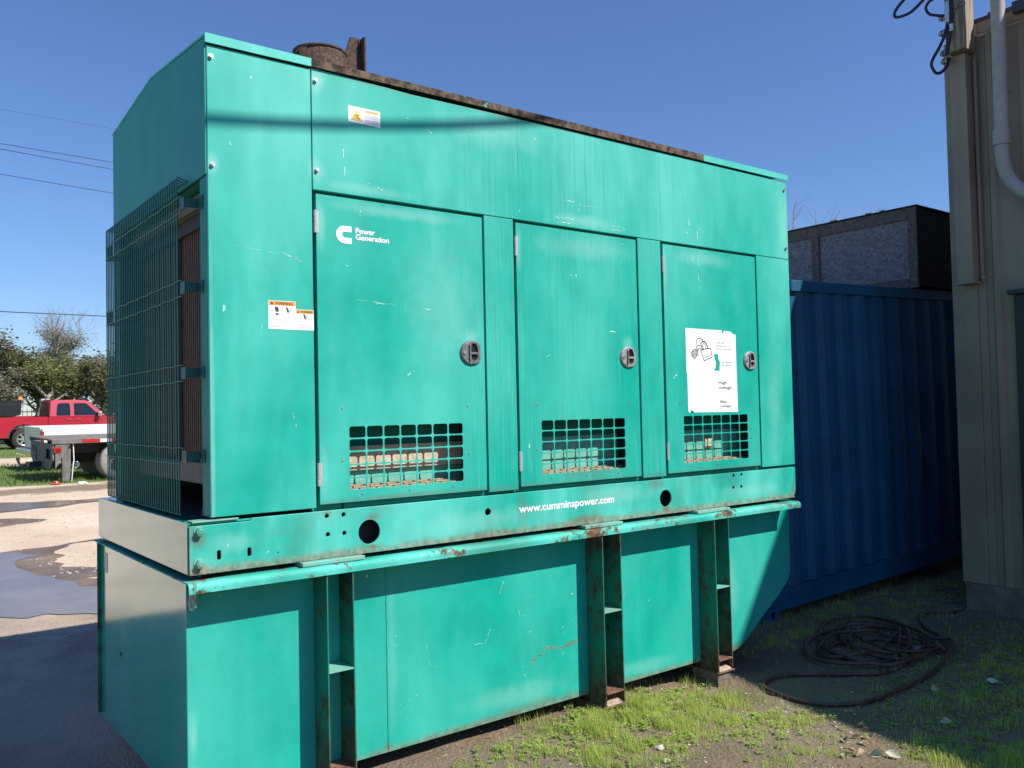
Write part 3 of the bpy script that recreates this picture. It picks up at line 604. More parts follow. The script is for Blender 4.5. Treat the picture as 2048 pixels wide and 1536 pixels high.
# lip: folded plate
pl = [(1.63, -.1115), (-.031, -.1115)] + [(-.031-.024*math.sin(a), -.1355+.024*math.cos(a)) for a in (.3, .6, .9, 1.2, 1.57)] + [(-.055, -.1530)]
inn = [(p[0]+.006 if p[0] < .5 else p[0], p[1]-.006) for p in pl][::-1]
inn[0] = (-.050, -.1530)
m = MB(); m.prism([(y, z+.0035) for y, z in pl] + [(y, z+.0035) for y, z in inn], -.105, 3.975, 'x', MAT['lip'])
m.build('tank_lip', TK)
m = MB(); m.prism([(.088, -.118), (-.02, -.118), (-.022, -.16), (0.0, -.215), (.04, -.235), (.088, -.235)], -.066, -.060, 'x', MAT['pad']); m.build('corner_gusset', TK)
m = MB(); m.tube([(.852+.0015*math.sin(k*1.7)+.001*random.uniform(-1, 1), .0895, -.16-k*.0105) for k in range(85)], .003, MAT['tank'], 6); m.build('weld_seam', TK)
for (a, b_) in ((.487, .612), (2.130, 2.267), (3.079, 3.211)):
    for x in (a, b_):
        m = MB(); m.prism([(.0885, -.120), (-.048, -.120), (-.052, -1.085), (.0885, -1.085)], x-.003, x+.003, 'x', MAT['fin']); m.build('stiffener', TK, bevel=.0008)
    m = MB(); m.box(a+.0035, b_-.0035, -.0485, .0885, -.578, -.571, MAT['pad']); m.build('cross_web', TK)
    m = MB(); m.box(a-.012, b_+.012, -.058, 1.66, -1.094, -1.087, MAT['rustlight']); m.box(a+.0035, b_-.0035, -.058, 1.66, -1.020, -1.012, MAT['rustlight'])
    m.box(a+.0035, a+.0085, .02, 1.66, -1.0865, -1.0205, MAT['rust']); m.box(b_-.0085, b_-.0035, .02, 1.66, -1.0865, -1.0205, MAT['rust']); m.build('foot_channel', TK, bevel=.001)
# silt lying in the foot channels
siltm = simple('pale dry silt', (.38, .30, .22), .95, 0, .3, 40, .006)
for (a, b_) in ((.487, .612), (2.130, 2.267), (3.079, 3.211)):
    m = MB(); nx_, ny_ = 10, 14; vs = []
    for j in range(ny_+1):
        for i in range(nx_+1):
            x = a+.01+(b_-a-.02)*i/nx_; y = -.052+.22*j/ny_
            vs.append((x, y, -1.085+.022*min(1, j*.5)*(.6+.5*noise.noise(Vector((x*40, y*40, 1))))+.03*(j/ny_)))
    m.add(vs, [(j*(nx_+1)+i, j*(nx_+1)+i+1, (j+1)*(nx_+1)+i+1, (j+1)*(nx_+1)+i) for j in range(ny_) for i in range(nx_)], siltm, True); m.build('silt', kind='stuff')

# paint scratches down to primer (thin flakes of missing paint)
m = MB(); pale = simple('bare primer scratch', (.52, .80, .74), .6, 0, .2, 80)
def scr(pts, w, y=-.0009):
    (a, b), (c, d) = pts; L = math.hypot(c-a, d-b); u = 0.
    if L < 1e-4: return
    while u < 1:
        l = random.uniform(.004, .02)/L; v = min(1, u+l)
        if random.random() < .85:
            j = random.gauss(0, w*.45); ww = w*random.uniform(.25, .9)*(1-abs(u-.5)*.8)
            stroke(m, [(a+(c-a)*u+j*.6, b+(d-b)*u+j), (a+(c-a)*v+j*.5, b+(d-b)*v+j*.8)], ww, y, pale)
        u = v+random.uniform(0, .006)/L
for (x, z, L, a, w) in [(.62, 1.71, .05, 90, .008), (.625, 1.64, .04, 88, .006), (.70, 1.63, .09, -6, .003), (.78, 1.62, .04, -30, .006), (.80, 1.60, .03, 0, .006), (1.95, 1.70, .08, 2, .005), (2.09, 1.69, .12, 0, .003), (2.06, 1.66, .03, 85, .008),
                        (2.28, 1.575, .13, 3, .006), (2.30, 1.60, .10, 1, .004), (1.88, 1.60, .14, 1, .006), (1.90, 1.575, .10, 2, .006), (2.98, 1.66, .06, 92, .008), (3.05, 1.60, .05, 90, .008), (3.07, 1.64, .06, 90, .005), (2.95, 1.60, .04, 90, .006), (1.07, 1.93, .03, -30, .008), (.93, 1.98, .05, -20, .003),
                        (.25, 1.72, .0, 0, 0), (.10, 1.27, .30, -5, .002), (.32, 1.26, .10, -20, .004), (.22, .89, .05, 80, .002), (.36, .56, .06, -75, .003)]:
    if L: 
        if z < 1.556 or x < .46 or True: scr([(x, z), (x+L*math.cos(math.radians(a)), z+L*math.sin(math.radians(a)))], w)
kindset(m.build('scratch', G))
m = MB()
for (x, z, L, a, w) in [(.62, 1.22, .012, 0, .010), (.68, 1.075, .20, -4, .0025), (.77, 1.065, .05, -3, .005), (1.04, 1.05, .04, -3, .006), (.70, 1.46, .025, 90, .004), (.935, 1.02, .10, 90, .0015), (.95, .74, .03, 20, .008), (.93, .725, .03, 30, .006)]: scr([(x, z), (x+L*math.cos(math.radians(a)), z+L*math.sin(math.radians(a)))], w)
kindset(m.build('scratch', D1))
m = MB()
for (x, z, L, a, w) in [(2.27, .99, .05, 0, .016), (1.80, .84, .025, 20, .010), (2.36, 1.50, .06, 0, .003), (1.98, 1.29, .01, 0, .01)]: scr([(x, z), (x+L*math.cos(math.radians(a)), z+L*math.sin(math.radians(a)))], w)
kindset(m.build('scratch', D2))
m = MB()
for (x, z, L, a, w) in [(3.05, 1.47, .05, -88, .007), (3.05, 1.38, .04, -90, .006), (3.06, 1.30, .03, -90, .005), (3.0, 1.49, .03, -90, .006), (2.80, .73, .03, 30, .01)]: scr([(x, z), (x+L*math.cos(math.radians(a)), z+L*math.sin(math.radians(a)))], w)
kindset(m.build('scratch', D3))
m = MB(); random.seed(5)
def tscr(x, z, L, a, w, mt=None):
    global pale
    sv = pale; pale = mt or pale; scr([(x, z), (x+L*math.cos(math.radians(a)), z+L*math.sin(math.radians(a)))], w, .0888); pale = sv
for k in range(46):
    x = random.uniform(.9, 2.04) if k % 3 else random.choice([random.uniform(3.26, 3.5), random.uniform(2.33, 3.0)]); z = random.uniform(-.95, -.45)
    tscr(x, z, random.uniform(.004, .025), random.choice([90, 80, 60, 20, 0, 120]), random.uniform(.002, .005))
tscr(1.52, -.40, .07, 65, .004); tscr(1.42, -.64, .08, 62, .005); tscr(1.36, -.63, .05, -10, .004); tscr(1.65, -.545, .06, 100, .003)
brown = rustmat('scrape rust', (.16, .20, .13), (.36, .33, .22))
pts = [(1.70, -.80), (1.76, -.775), (1.82, -.735), (1.88, -.745), (1.94, -.755), (2.02, -.735), (2.09, -.73)]
for a, b_ in zip(pts[:-1], pts[1:]):
    for k in range(7):
        u = k/7; x = a[0]+(b_[0]-a[0])*u; z = a[1]+(b_[1]-a[1])*u+random.uniform(-.006, .006); stroke(m, [(x, z), (x+.02, z+random.uniform(-.005, .006))], random.uniform(.0015, .005), .0889, brown)
tscr(.64, -.745, .05, 8, .012, brown); tscr(.93, -.90, .0, 0, 0) if 0 else None
kindset(m.build('scratch', TK))

# ------------------------------------------------------------------ timber blocks under the feet
woodm = simple('grey weathered timber', (.16, .13, .10), .9, 0, .35, 30, .004)
def block(x0, x1, y0, y1, z0, z1, lab, grp=None, rz=0):
    cx, cy = (x0+x1)/2, (y0+y1)/2
    m = MB(); m.box(x0-cx, x1-cx, y0-cy, y1-cy, 0, z1-z0, woodm); o = m.build('timber_block', None, bevel=.004); o.location = (cx, cy, z0); o.rotation_euler = (0, 0, rz)
    tag(o, lab, 'block', grp)
gp = 'timber blocks under the tank feet'
block(3.075, 3.20, -.04, .16, -1.146, -1.0945, 'upper grey timber block under the right-hand foot', gp, .03)
block(3.078, 3.195, -.045, .15, -1.215, -1.1465, 'lower grey timber block resting on the dirt under the right-hand foot', gp, -.02)
block(2.13, 2.27, .0, .22, -1.17, -1.0945, 'timber block half hidden in grass under the middle foot', gp, .02)
block(.48, .62, .02, .22, -1.17, -1.0945, 'timber block under the left-hand foot', gp)
block(2.05, 2.30, 1.45, 1.62, -1.17, -1.0945, 'timber block under the rear of the middle foot', gp)
block(.42, .66, 1.45, 1.62, -1.17, -1.0945, 'timber block under the rear of the left-hand foot', gp)
block(3.03, 3.26, 1.45, 1.62, -1.215, -1.0945, 'timber block under the rear of the right-hand foot', gp)

# ------------------------------------------------------------------ blue shipping container
def contpaint(name, base, dark):
    t = NT(name); n = t.ramp(t.noise(2.2, 5, .6), .35, .65); c = t.mix(n, base, dark)
    c = t.mix(t.m_('MULTIPLY', t.ramp(t.noise(16, 6, .7), .62, .70), .6), c, (.07, .03, .02))
    t.P(Base_Color=c, Roughness=.5); return t.m
blue = contpaint('blue container paint', (.012, .10, .205), (.009, .075, .16))
CT = thing('shipping_container', (4.585, .7, -1.182), 'blue corrugated steel shipping container in shade behind the teal generator', 'shipping container', rot=(0, -.031, 0))
def cpart(name, mb, **k):
    o = bpy.data.objects.new(name, mb.mesh(name)); COL.objects.link(o); o.parent = CT
    if k.get('bevel'): b = o.modifiers.new('b', 'BEVEL'); b.width = k['bevel']; b.segments = 1
    return o
L_, H_, D_ = 6.06, 2.755, 2.44
def corr(n, x0, pitch, dep, y, z0, z1, mb, axis='x', sgn=1):
    pr = []
    for i in range(n):
        b = x0+i*pitch; pr += [(b, 0), (b+pitch*.26, 0), (b+pitch*.5, dep), (b+pitch*.76, dep)]
    pr.append((x0+n*pitch, 0))
    vs = []
    for (u, d) in pr:
        for z in (z0, z1): vs.append((u, y+d*sgn, z) if axis == 'x' else (y+d*sgn, u, z))
    mb.add(vs, [(2*i, 2*i+2, 2*i+3, 2*i+1) for i in range(len(pr)-1)], blue)
m = MB(); corr(20, .12, (L_-.24)/20, .026, .012, .24, 2.66, m); cpart('side_wall', m)
m = MB(); corr(20, .12, (L_-.24)/20, .036, D_-.012, .24, 2.66, m, sgn=-1); cpart('side_wall', m)
m = MB(); corr(8, .1, (D_-.2)/8, .036, .02, .2, 2.66, m, 'y'); cpart('end_wall', m)
m = MB(); corr(8, .1, (D_-.2)/8, .036, L_-.02, .2, 2.66, m, 'y', -1); cpart('end_wall', m)
for y in (0, D_-.06):
    m = MB(); m.box(.1, L_-.1, y, y+.06, 2.66, H_, blue); cpart('top_rail', m, bevel=.004)
    yb = .028 if y == 0 else y-.028
    m = MB(); m.box(.1, L_-.1, yb, yb+.05, .06, .232, blue); cpart('bottom_rail', m, bevel=.004)
    for x in (0, L_-.12):
        m = MB(); m.box(x, x+.12, y-.003, y+.09, .12, H_-.12, blue); cpart('corner_post', m, bevel=.004)
        for z in (0, H_-.118):
            m = MB(); yy0 = y-.008
            pm = plate_mesh('cc', [(x-.01, z), (x+.15, z), (x+.15, z+.118), (x-.01, z+.118)], [rrect(x+.045, x+.095, z+.025, z+.095, .024, 4)], yy0, .012, blue)
            m.add([v.co[:] for v in pm.vertices], [tuple(f.vertices) for f in pm.polygons], blue)
            m.box(x-.01, x+.15, yy0+.05, yy0+.10, z, z+.118, MAT['dark']); m.box(x-.0105, x-.0005, yy0+.0125, yy0+.10, z, z+.118, blue); m.box(x+.1405, x+.1505, yy0+.0125, yy0+.10, z, z+.118, blue)
            cpart('corner_casting', m)
m = MB(); m.box(.05, L_-.05, .05, D_-.05, 2.70, 2.72, blue); m.box(.05, L_-.05, .05, D_-.05, .12, .16, MAT['dark']); cpart('roof', m)

# OSB crate standing on the container roof
t = NT('weathered strand board'); v1 = t.vor(26, t.scale((1, 1, 2.6))); v2 = t.noise(13, 6, .78, t.scale((1, .7, 1.5)), 2.2)
c = t.mix(t.ramp(v2, .35, .65), (.12, .125, .13), (.30, .30, .30)); c = t.mix(t.m_('MULTIPLY', t.ramp(t.noise(55, 3, .6), .55, .7), .8), c, (.04, .04, .042))
t.P(Base_Color=c, Roughness=.9); t.bump(v2, .6, .004); osb = t.m
batt = simple('grey crate timber', (.13, .11, .095), .9, 0, .3, 25, .003); feltm = simple('black crate felt', (.02, .02, .024), .9, 0, .2, 12, .003)
CR = thing('wooden_crate', (7.06, .65, 1.668), 'long weathered strand-board crate with timber battens on top of the blue container', 'crate')
cx0, cx1, cy0, cy1, cz0, cz1 = 7.06, 8.3, .655, 3.1, 1.665, 2.45
m = MB(); m.box(cx0, cx0+.018, cy0+.01, cy1, cz0+.02, cz1-.01, osb); m.build('board', CR)
m = MB(); m.box(cx0+.019, cx1, cy0+.004, cy0+.022, cz0+.02, cz1-.01, feltm); m.build('board', CR)
m = MB(); m.box(cx0+.019, cx1, cy1-.02, cy1, cz0+.02, cz1-.01, osb); m.build('board', CR)
m = MB(); m.box(cx1+.001, cx1+.018, cy0+.01, cy1, cz0+.02, cz1-.01, osb); m.build('board', CR)
m = MB(); m.box(cx0-.03, cx1+.03, cy0-.01, cy1+.02, cz1+.001, cz1+.014, feltm); m.build('lid', CR)
m = MB(); m.box(cx0-.02, cx0-.0005, cy0+.095, cy1-.1, cz1-.115, cz1-.002, batt); m.build('batten', CR, bevel=.003)
m = MB(); m.box(cx0-.02, cx0-.0005, cy0+.095, cy1-.1, cz0+.0, cz0+.09, batt); m.build('batten', CR, bevel=.003)
for y in (cy0, 1.72, 2.75):
    m = MB(); m.box(cx0-.024, cx0-.0005, y, y+.09, cz0-.005, cz1-.003, batt); m.build('batten', CR, bevel=.003)
for (y, w) in ((1.48, .09), (1.12, .05), (.98, .04), (2.1, .12)):
    m = MB(); m.box(cx0-.04, cx0+.2, y, y+w, cz1+.0145, cz1+.024, simple('bare offcut wood', (.5, .42, .3), .9)); m.build('loose_lath', CR)

# ------------------------------------------------------------------ metal-clad building on the right
t = NT('beige ribbed cladding paint'); c = t.mix(t.ramp(t.noise(1.5, 5, .6), .35, .65), (.245, .20, .145), (.315, .26, .19))
c = t.mix(t.m_('MULTIPLY', t.ramp(t.noise(1, 4, .6, t.scale((14, 14, .8))), .5, .7), .35), c, (.22, .19, .14)); t.P(Base_Color=c, Roughness=.55); beige = t.m
bconc = simple('stained concrete plinth', (.20, .17, .13), .9, 0, .25, 8, .004)
roofm = simple('dark roof metal', (.045, .045, .055), .5, .2)
BX = 6.3; BT = 3.68; BY1 = -10.5
BD = thing('metal_shed', (BX, -.05, -1.19), 'beige ribbed metal building in shade at the right edge', 'building')
y = -.30; k = 0
while y > BY1:
    y2 = max(y-.62, BY1); m = MB()
    pr = [(y, 0), (y-.05, 0), (y-.07, -.028), (y-.11, -.028), (y-.13, 0), (y-.30, 0), (y-.31, -.006), (y-.33, -.006), (y-.34, 0), (y2+.002, 0)]
    pr = [p for p in pr if p[0] >= y2]; 
    m.add([(BX+p[1], p[0], z) for p in pr for z in (-.965, BT-.1)], [(2*i, 2*i+2, 2*i+3, 2*i+1) for i in range(len(pr)-1)], beige); m.build('siding_panel', BD); y = y2; k += 1
m = MB(); m.box(BX-.03, BX+.2, -.235, -.03, -.965, BT-.08, beige); m.build('corner_trim', BD, bevel=.004)
m = MB(); m.box(BX-.012, BX-.001, -.30, -.2355, -.965, BT-.09, beige); m.build('corner_trim', BD, bevel=.003)
m = MB(); m.box(BX+.02, BX+9, BY1, -.05, -.96, BT-.12, beige); m.build('wall', BD)
m = MB(); m.box(BX-.02, BX+9.0, BY1, -.04, -1.35, -.967, bconc); m.build('plinth', BD, bevel=.01)
m = MB(); m.box(BX-.045, BX-.03, BY1, -.31, BT-.09, BT+.0, beige); m.build('fascia', BD, bevel=.002)
m = MB(); m.prism([(BX-.05, BT), (BX+4.5, BT+.9), (BX+9.1, BT), (BX+9.1, BT+.03), (BX+4.5, BT+.93), (BX-.05, BT+.035)], BY1-.1, -.02, 'y', roofm)
for q in range(34):
    yq = -.1-q*.31; m.box(BX-.052, BX-.01, yq-.05, yq, BT+.036, BT+.052, roofm)
m.prism([(-1.6, BT+.04), (-4.5, 4.86), (-5.8, 5.30), (-7.8, 5.97), (-10.5, 6.2), (-10.5, BT+.04)], BX-.02, BX+.25, 'x', beige)  # unseen rising wall, added to slant the edge of the shed's shadow
m.build('roof', BD)
m = MB(); m.box(BX-.12, BX-.052, BY1, -.62, BT-.05, BT+.04, roofm); m.build('gutter', BD, bevel=.006)
m = MB(); m.box(BX-.15, BX-.031, -.262, -.13, 1.535, 3.43, beige); m.box(BX-.158, BX-.031, -.275, -.12, 1.515, 1.5345, beige); m.build('downpipe_box', BD, bevel=.004)
m = MB(); m.box(BX-.05, BX-.031, -.300, -.276, 1.53, 3.4, beige); m.cyl((BX-.06, -.30, 1.55), .02, .02, 'z', 10, beige); m.build('downpipe_strap', BD, bevel=.002)
m = MB(); m.box(BX-.04, BX-.022, -1.6, -.52, -.95, 1.395, simple('dark door leaf', (.03, .034, .036), .5)); m.box(BX-.10, BX-.022, -1.65, -.49, 1.3955, 1.43, roofm); m.build('door', BD, bevel=.003)
pvc = simple('pale grey conduit plastic', (.36, .34, .30), .5, 0, .10, 10)
m = MB(); px = BX-.15
m.tube([(px, -.532, 4.6), (px, -.530, 3.7), (px, -.522, 2.70)], .053, pvc, 20); m.tube([(px, -.5215, 2.71), (px, -.521, 2.59)], .0635, pvc, 24)
m.tube([(px, -.521, 2.60), (px, -.520, 2.52), (px, -.528, 2.43), (px, -.552, 2.34), (px, -.595, 2.26), (px, -.66, 2.19), (px, -.80, 2.10), (px, -1.2, 1.9), (px, -1.3, 1.83)], .053, pvc, 20)
m.tube([(px, -.531, 3.05), (px+.13, -.531, 3.05)], .012, MAT['galv'], 6); m.build('conduit', BD)

# timber service post with insulators and slack cables
postm = NT('dry timber post'); c = postm.mix(postm.ramp(postm.noise(1, 5, .6, postm.scale((30, 30, 2))), .35, .65), (.15, .118, .085), (.34, .27, .19)); postm.P(Base_Color=c, Roughness=.85); postm = postm.m
SP = thing('service_post', (BX-.15, -.23, 3.435), 'timber post with glass insulators and hanging dark cables at the top right corner', 'post')
m = MB(); m.box(BX-.24, BX-.06, -.305, -.15, 3.435, 6.3, postm); m.build('post', SP, bevel=.006)
por = simple('glazed grey insulator', (.30, .30, .31), .12, 0, .2, 20, coat=1.)
for z, yy_ in ((3.63, -.135), (3.46, -.14), (3.76, -.14), (3.39, -.145)):
    m = MB(); m.cyl((BX-.20, yy_+.05, z), .012, -.06, 'y', 8, MAT['galv'])
    for q, r in enumerate((.030, .020, .028, .018)): m.cyl((BX-.20, yy_-.002+q*.014, z), r, .012, 'y', 14, por)
    m.build('insulator', SP)
m = MB(); m.box(BX-.262, BX-.2405, -.20, -.16, 3.66, 3.86, MAT['galv']); m.box(BX-.27, BX-.2405, -.23, -.20, 3.60, 3.66, MAT['galv']); m.cyl((BX-.265, -.19, 3.70), .018, .02, 'x', 12, MAT['galv']); m.build('bracket', SP, bevel=.003)
def cable(pts, r, name='cable'):
    # Catmull-Rom through pts
    P = [Vector(p) for p in pts]; P = [P[0]*2-P[1]] + P + [P[-1]*2-P[-2]]; out = []
    for i in range(1, len(P)-2):
        for k in range(8):
            u = k/8; a, b_, c_, d_ = P[i-1:i+3]
            out.append(.5*((2*b_)+(c_-a)*u+(2*a-5*b_+4*c_-d_)*u*u+(-a+3*b_-3*c_+d_)*u**3))
    out.append(P[-2]); return out
xx = BX-.27
for pts, r in (([(xx+.02, -.185, 3.70), (xx, -.16, 3.58), (xx-.01, -.117, 3.488), (xx-.02, -.073, 3.418), (xx-.02, -.052, 3.362), (xx-.01, -.078, 3.292), (xx, -.118, 3.282), (xx+.03, -.155, 3.33), (xx+.06, -.16, 3.40)], .013),
                ([(xx, -.14, 3.96), (xx, -.10, 3.925), (xx-.01, -.043, 3.90), (xx-.01, -.018, 3.857), (xx-.01, -.044, 3.80), (xx, -.102, 3.768), (xx+.03, -.16, 3.75)], .012),
                ([(xx, -.16, 4.06), (xx, -.06, 3.990), (xx-.02, .029, 3.912), (xx-.02, .117, 3.868), (xx-.02, .229, 3.872), (xx-.02, .250, 3.912), (xx-.02, .202, 3.972), (xx-.02, .05, 4.08), (xx, -.1, 4.3)], .013),
                ([(xx+.015, -.21, 3.95), (xx+.01, -.215, 3.8), (xx+.015, -.20, 3.62), (xx+.02, -.175, 3.5), (xx+.02, -.16, 3.42)], .014),
                ([(xx+.015, -.20, 3.80), (xx, -.25, 3.77), (xx, -.30, 3.765), (xx+.02, -.325, 3.785), (xx+.02, -.315, 3.81), (xx, -.29, 3.80), (xx+.015, -.22, 3.70)], .0025)):
    m = MB(); m.tube(cable(pts, r), r, MAT['navy'], 8); m.build('cable', SP)

# overhead service cable, its sagging shadow crosses the housing
def wire_z(x): u = x-1.352; return 1.784+.118*u+.037*u*u+2.938
m = MB(); m.tube([(x, -2.6, wire_z(x)) for x in np.linspace(-5.5, 6.62, 40)], .018, MAT['navy'], 8)
o = m.build('overhead_cable'); tag(o, 'thick slack service cable hanging overhead in front of the generator', 'cable')
m = MB(); m.tube([(6.7, -2.6, 3.3), (6.7, -2.6, 6.5)], .05, MAT['galv'], 12); o = m.build('roof_mast'); tag(o, 'galvanised mast rising from the beige shed roof', 'mast')
m = MB(); m.tube([(-5.6, -2.6, -1.2), (-5.6, -2.6, wire_z(-5.5)+.5)], .13, postm, 14, radii=[.15, .11]); o = m.build('utility_pole'); tag(o, 'round timber utility pole carrying the slack service cable', 'pole')

# ------------------------------------------------------------------ coiled hose
t = NT('dusty dark red rubber'); c = t.mix(t.ramp(t.noise(9, 5, .6), .35, .65), (.06, .026, .020), (.13, .07, .052)); t.P(Base_Color=c, Roughness=.42); hosem = t.m
random.seed(3)
hp_ = [(6.30, -.02), (6.04, -.05), (5.80, .06), (5.60, .0), (5.40, -.14), (5.15, -.40), (4.81, -.58)]
def ell(cx, cy, rx, ry, a0, a1, n, rot=0.35):
    out = []
    for i in range(n):
        a = math.radians(a0+(a1-a0)*i/(n-1)); u, w = rx*math.cos(a), ry*math.sin(a)
        out.append((cx+u*math.cos(rot)-w*math.sin(rot), cy+u*math.sin(rot)+w*math.cos(rot)))
    return out
for k in range(6):
    r = random.uniform(.70, 1.15); hp_ += ell(4.72+random.uniform(-.22, .22), -.18+random.uniform(-.14, .14), .58*r, .36*r*random.uniform(.6, 1.1), -60-k*13, -385-k*13, 13, .45+random.uniform(-.5, .5))
hp_ += [(5.09, -.5), (4.58, -.70), (4.16, -.76), (3.84, -.79), (3.59, -.77), (3.41, -.72), (3.31, -.63), (3.24, -.51), (3.23, -.36), (3.27, -.24), (3.36, -.18), (3.5, -.18), (3.66, -.26), (3.84, -.44), (4.1, -.55), (4.5, -.50), (4.8, -.30), (4.75, -.05), (4.4, .02), (4.2, -.2), (4.35, -.38), (4.7, -.42)]
P3 = []; n = len(hp_)
for i, (x, y) in enumerate(hp_):
    lift = 0 if i < 6 or i > 86 else .008+.035*abs(noise.noise(Vector((x*3, y*3, i*.21))))+(i % 13 > 6)*.004
    P3.append((x, y, gh(x, y)+.016+lift))
m = MB(); m.tube(cable(P3, 0), .0125, hosem, 10); o = m.build('rubber_hose'); tag(o, 'dark red rubber hose coiled on the ground between generator and shed', 'hose')
m = MB(); e = P3[-1]; m.tube([e, (e[0]+.08, e[1]-.01, e[2])], .021, MAT['galv'], 10); o2 = m.build('coupling', o)

# ------------------------------------------------------------------ dead leaves, stones, litter
leafm = simple('curled dead leaf', (.34, .25, .16), .8, 0, .3, 60); leafm2 = simple('pale dead leaf', (.50, .44, .32), .8, 0, .2, 60)
def leaf_obj(x, y, s, rz, tilt, mt, lab):
    m = MB(); vs = []; nu = 7
    for i in range(nu):
        u = i/(nu-1); w = .32*math.sin(PI*u)**.8
        for k, v in enumerate((-1, -.5, 0, .5, 1)):
            vs.append(((u-.5)*s, v*w*s, s*(.22*abs(v)**1.5*math.sin(PI*u)+.25*(u-.4)**2+.02*math.sin(9*u+v*3))))
    m.add(vs, [(i*5+k, i*5+k+1, i*5+k+6, i*5+k+5) for i in range(nu-1) for k in range(4)], mt, True)
    m.tube([(-.5*s, 0, s*.04), (-.75*s, .03*s, s*.08)], .02*s, mt, 5)
    o = m.build('dead_leaf'); o.location = (x, y, gh(x, y)+.012); o.rotation_euler = (tilt, random.uniform(-.2, .2), rz); tag(o, lab, 'leaf', 'dead leaves on the dirt')
random.seed(9)
spots = [(3.14, -.95, .07, 'upright curled leaf nearest the hose'), (3.10, -1.0, .06, 'brown leaf just behind the leaf cluster'), (2.95, -1.04, .07, 'curled leaf in the middle of the leaf cluster'), (2.85, -1.04, .08, 'dark brown leaf at the left of the leaf cluster'), (2.89, -1.12, .07, 'folded brown leaf in front of the leaf cluster'), (3.0, -1.08, .06, 'small leaf at the right of the leaf cluster'),
         (2.71, -1.21, .10, 'tall upright leaf near the bottom edge'), (2.72, -1.15, .07, 'flat leaf behind the tall upright leaf'), (2.62, -1.18, .07, 'leaf left of the tall upright leaf'), (2.78, -1.25, .09, 'pale flat leaf right of the tall upright leaf'), (2.84, -1.30, .10, 'long pale leaf at the bottom of the picture'), (2.96, -1.34, .08, 'greenish pale leaf beside the grass tuft'), (3.52, -1.22, .08, 'pale leaf lying in the shade'), (3.99, -.92, .09, 'large pale leaf lying in the shade by the hose')]
for i, (x, y, s, lab) in enumerate(spots): leaf_obj(x, y, s*.8, random.uniform(0, 6.3), random.uniform(-.7, .7) if i % 3 else random.uniform(.5, 1.2), leafm if i < 9 else leafm2, lab)
stonem = simple('pale limestone', (.52, .48, .41), .9, 0, .2, 30, .004)
def stone_geo(mb, x, y, s, mt, zf=.6, z=None):
    z0 = gh(x, y) if z is None else z; a = random.uniform(0, 6.3)
    vs = []; 
    for (u, v, w) in [(1, 0, 0), (0, 1, 0), (-1, 0, 0), (0, -1, 0), (.6, .6, .5), (-.6, .5, .6), (-.5, -.6, .5), (.6, -.6, .4), (0, 0, .9), (0, 0, -.5)]:
        r = s*random.uniform(.75, 1.1); vs.append((x+r*(u*math.cos(a)-v*math.sin(a)), y+r*(u*math.sin(a)+v*math.cos(a)), z0+r*w*zf+s*.15))
    fs = [(0, 4, 8), (4, 1, 8), (1, 5, 8), (5, 2, 8), (2, 6, 8), (6, 3, 8), (3, 7, 8), (7, 0, 8), (0, 1, 4), (1, 2, 5), (2, 3, 6), (3, 0, 7), (1, 0, 9), (2, 1, 9), (3, 2, 9), (0, 3, 9)]
    mb.add(vs, fs, mt)
for (x, y, s, lab) in [(1.99, -.57, .035, 'pale stone in the sunny grass near the bottom edge'), (1.90, -.70, .03, 'small pale stone right at the bottom edge in the grass'), (4.39, -1.08, .045, 'pale stone in the shade near the right edge'), (4.55, .05, .03, 'pale stone beside the hose coil')]:
    m = MB(); stone_geo(m, x, y, s, stonem); o = m.build('stone', bevel=.004); tag(o, lab, 'stone', 'larger pale stones')
m = MB(); m2 = MB(); random.seed(21); dk = simple('brown clod', (.12, .085, .06), .95, 0, .3, 30)
for i in range(5200):
    x = random.uniform(.9, 7.2) if i % 3 else random.uniform(1.8, 3.6); y = random.uniform(-2.3, .6)
    if noise.noise(Vector((x*1.5, y*1.5, 5))) < random.uniform(-.5, .35): continue
    s = random.choice([.003, .004, .005, .006, .009]); stone_geo(m if random.random() < .55 else m2, x, y, s, stonem if random.random() < .5 else dk, .6, lerp_pts(y, [(0, -1.13), (4, -1.05)]) if 0 else gh(x, y))
m.build('pebbles', kind='stuff')
random.seed(22); m = MB()
for i in range(3200):
    x = random.uniform(-2.5, 3.2); y = random.uniform(3.2, 15) if i % 2 else random.uniform(4, 8); s = random.choice([.008, .012, .018])
    if x < .85 and 4.6 < y < 8.7 and not (x > .5 and 6.7 < y): continue
    if 12.4 < y < 14.0 and random.random() < .8: continue
    stone_geo(m, x, y, s, stonem, .5)
m.build('gravel', kind='stuff')
m2.build('soil_clods', kind='stuff')

# ------------------------------------------------------------------ grass and weeds
def leafmat(name, a, b, trans=.35, rough=.5):
    t = NT(name); g = t.n('ShaderNodeNewGeometry'); f = g.outputs['Random Per Island']
    c = t.mix(f, a, b); c = t.mix(t.ramp(t.noise(3, 3), .4, .7, 0, .5), c, tuple(v*.7 for v in a)); t.P(Base_Color=c, Roughness=rough)
    t.b.inputs['Specular IOR Level'].default_value = .3
    tr = t.n('ShaderNodeBsdfTranslucent'); t.set(tr.inputs[0], t.mix(f, tuple(min(1, v*1.4) for v in a), tuple(min(1, v*1.4) for v in b)))
    mx = t.n('ShaderNodeMixShader'); mx.inputs[0].default_value = trans; t.t.links.new(t.b.outputs[0], mx.inputs[1]); t.t.links.new(tr.outputs[0], mx.inputs[2]); t.t.links.new(mx.outputs[0], t.out.inputs[0]); return t.m
grassm = leafmat('fresh grass blade', (.34, .42, .065), (.62, .68, .20), .5); drym = leafmat('dry straw blade', (.34, .28, .15), (.52, .46, .27)); weedm = leafmat('broad weed leaf', (.26, .38, .06), (.52, .64, .18), .5)
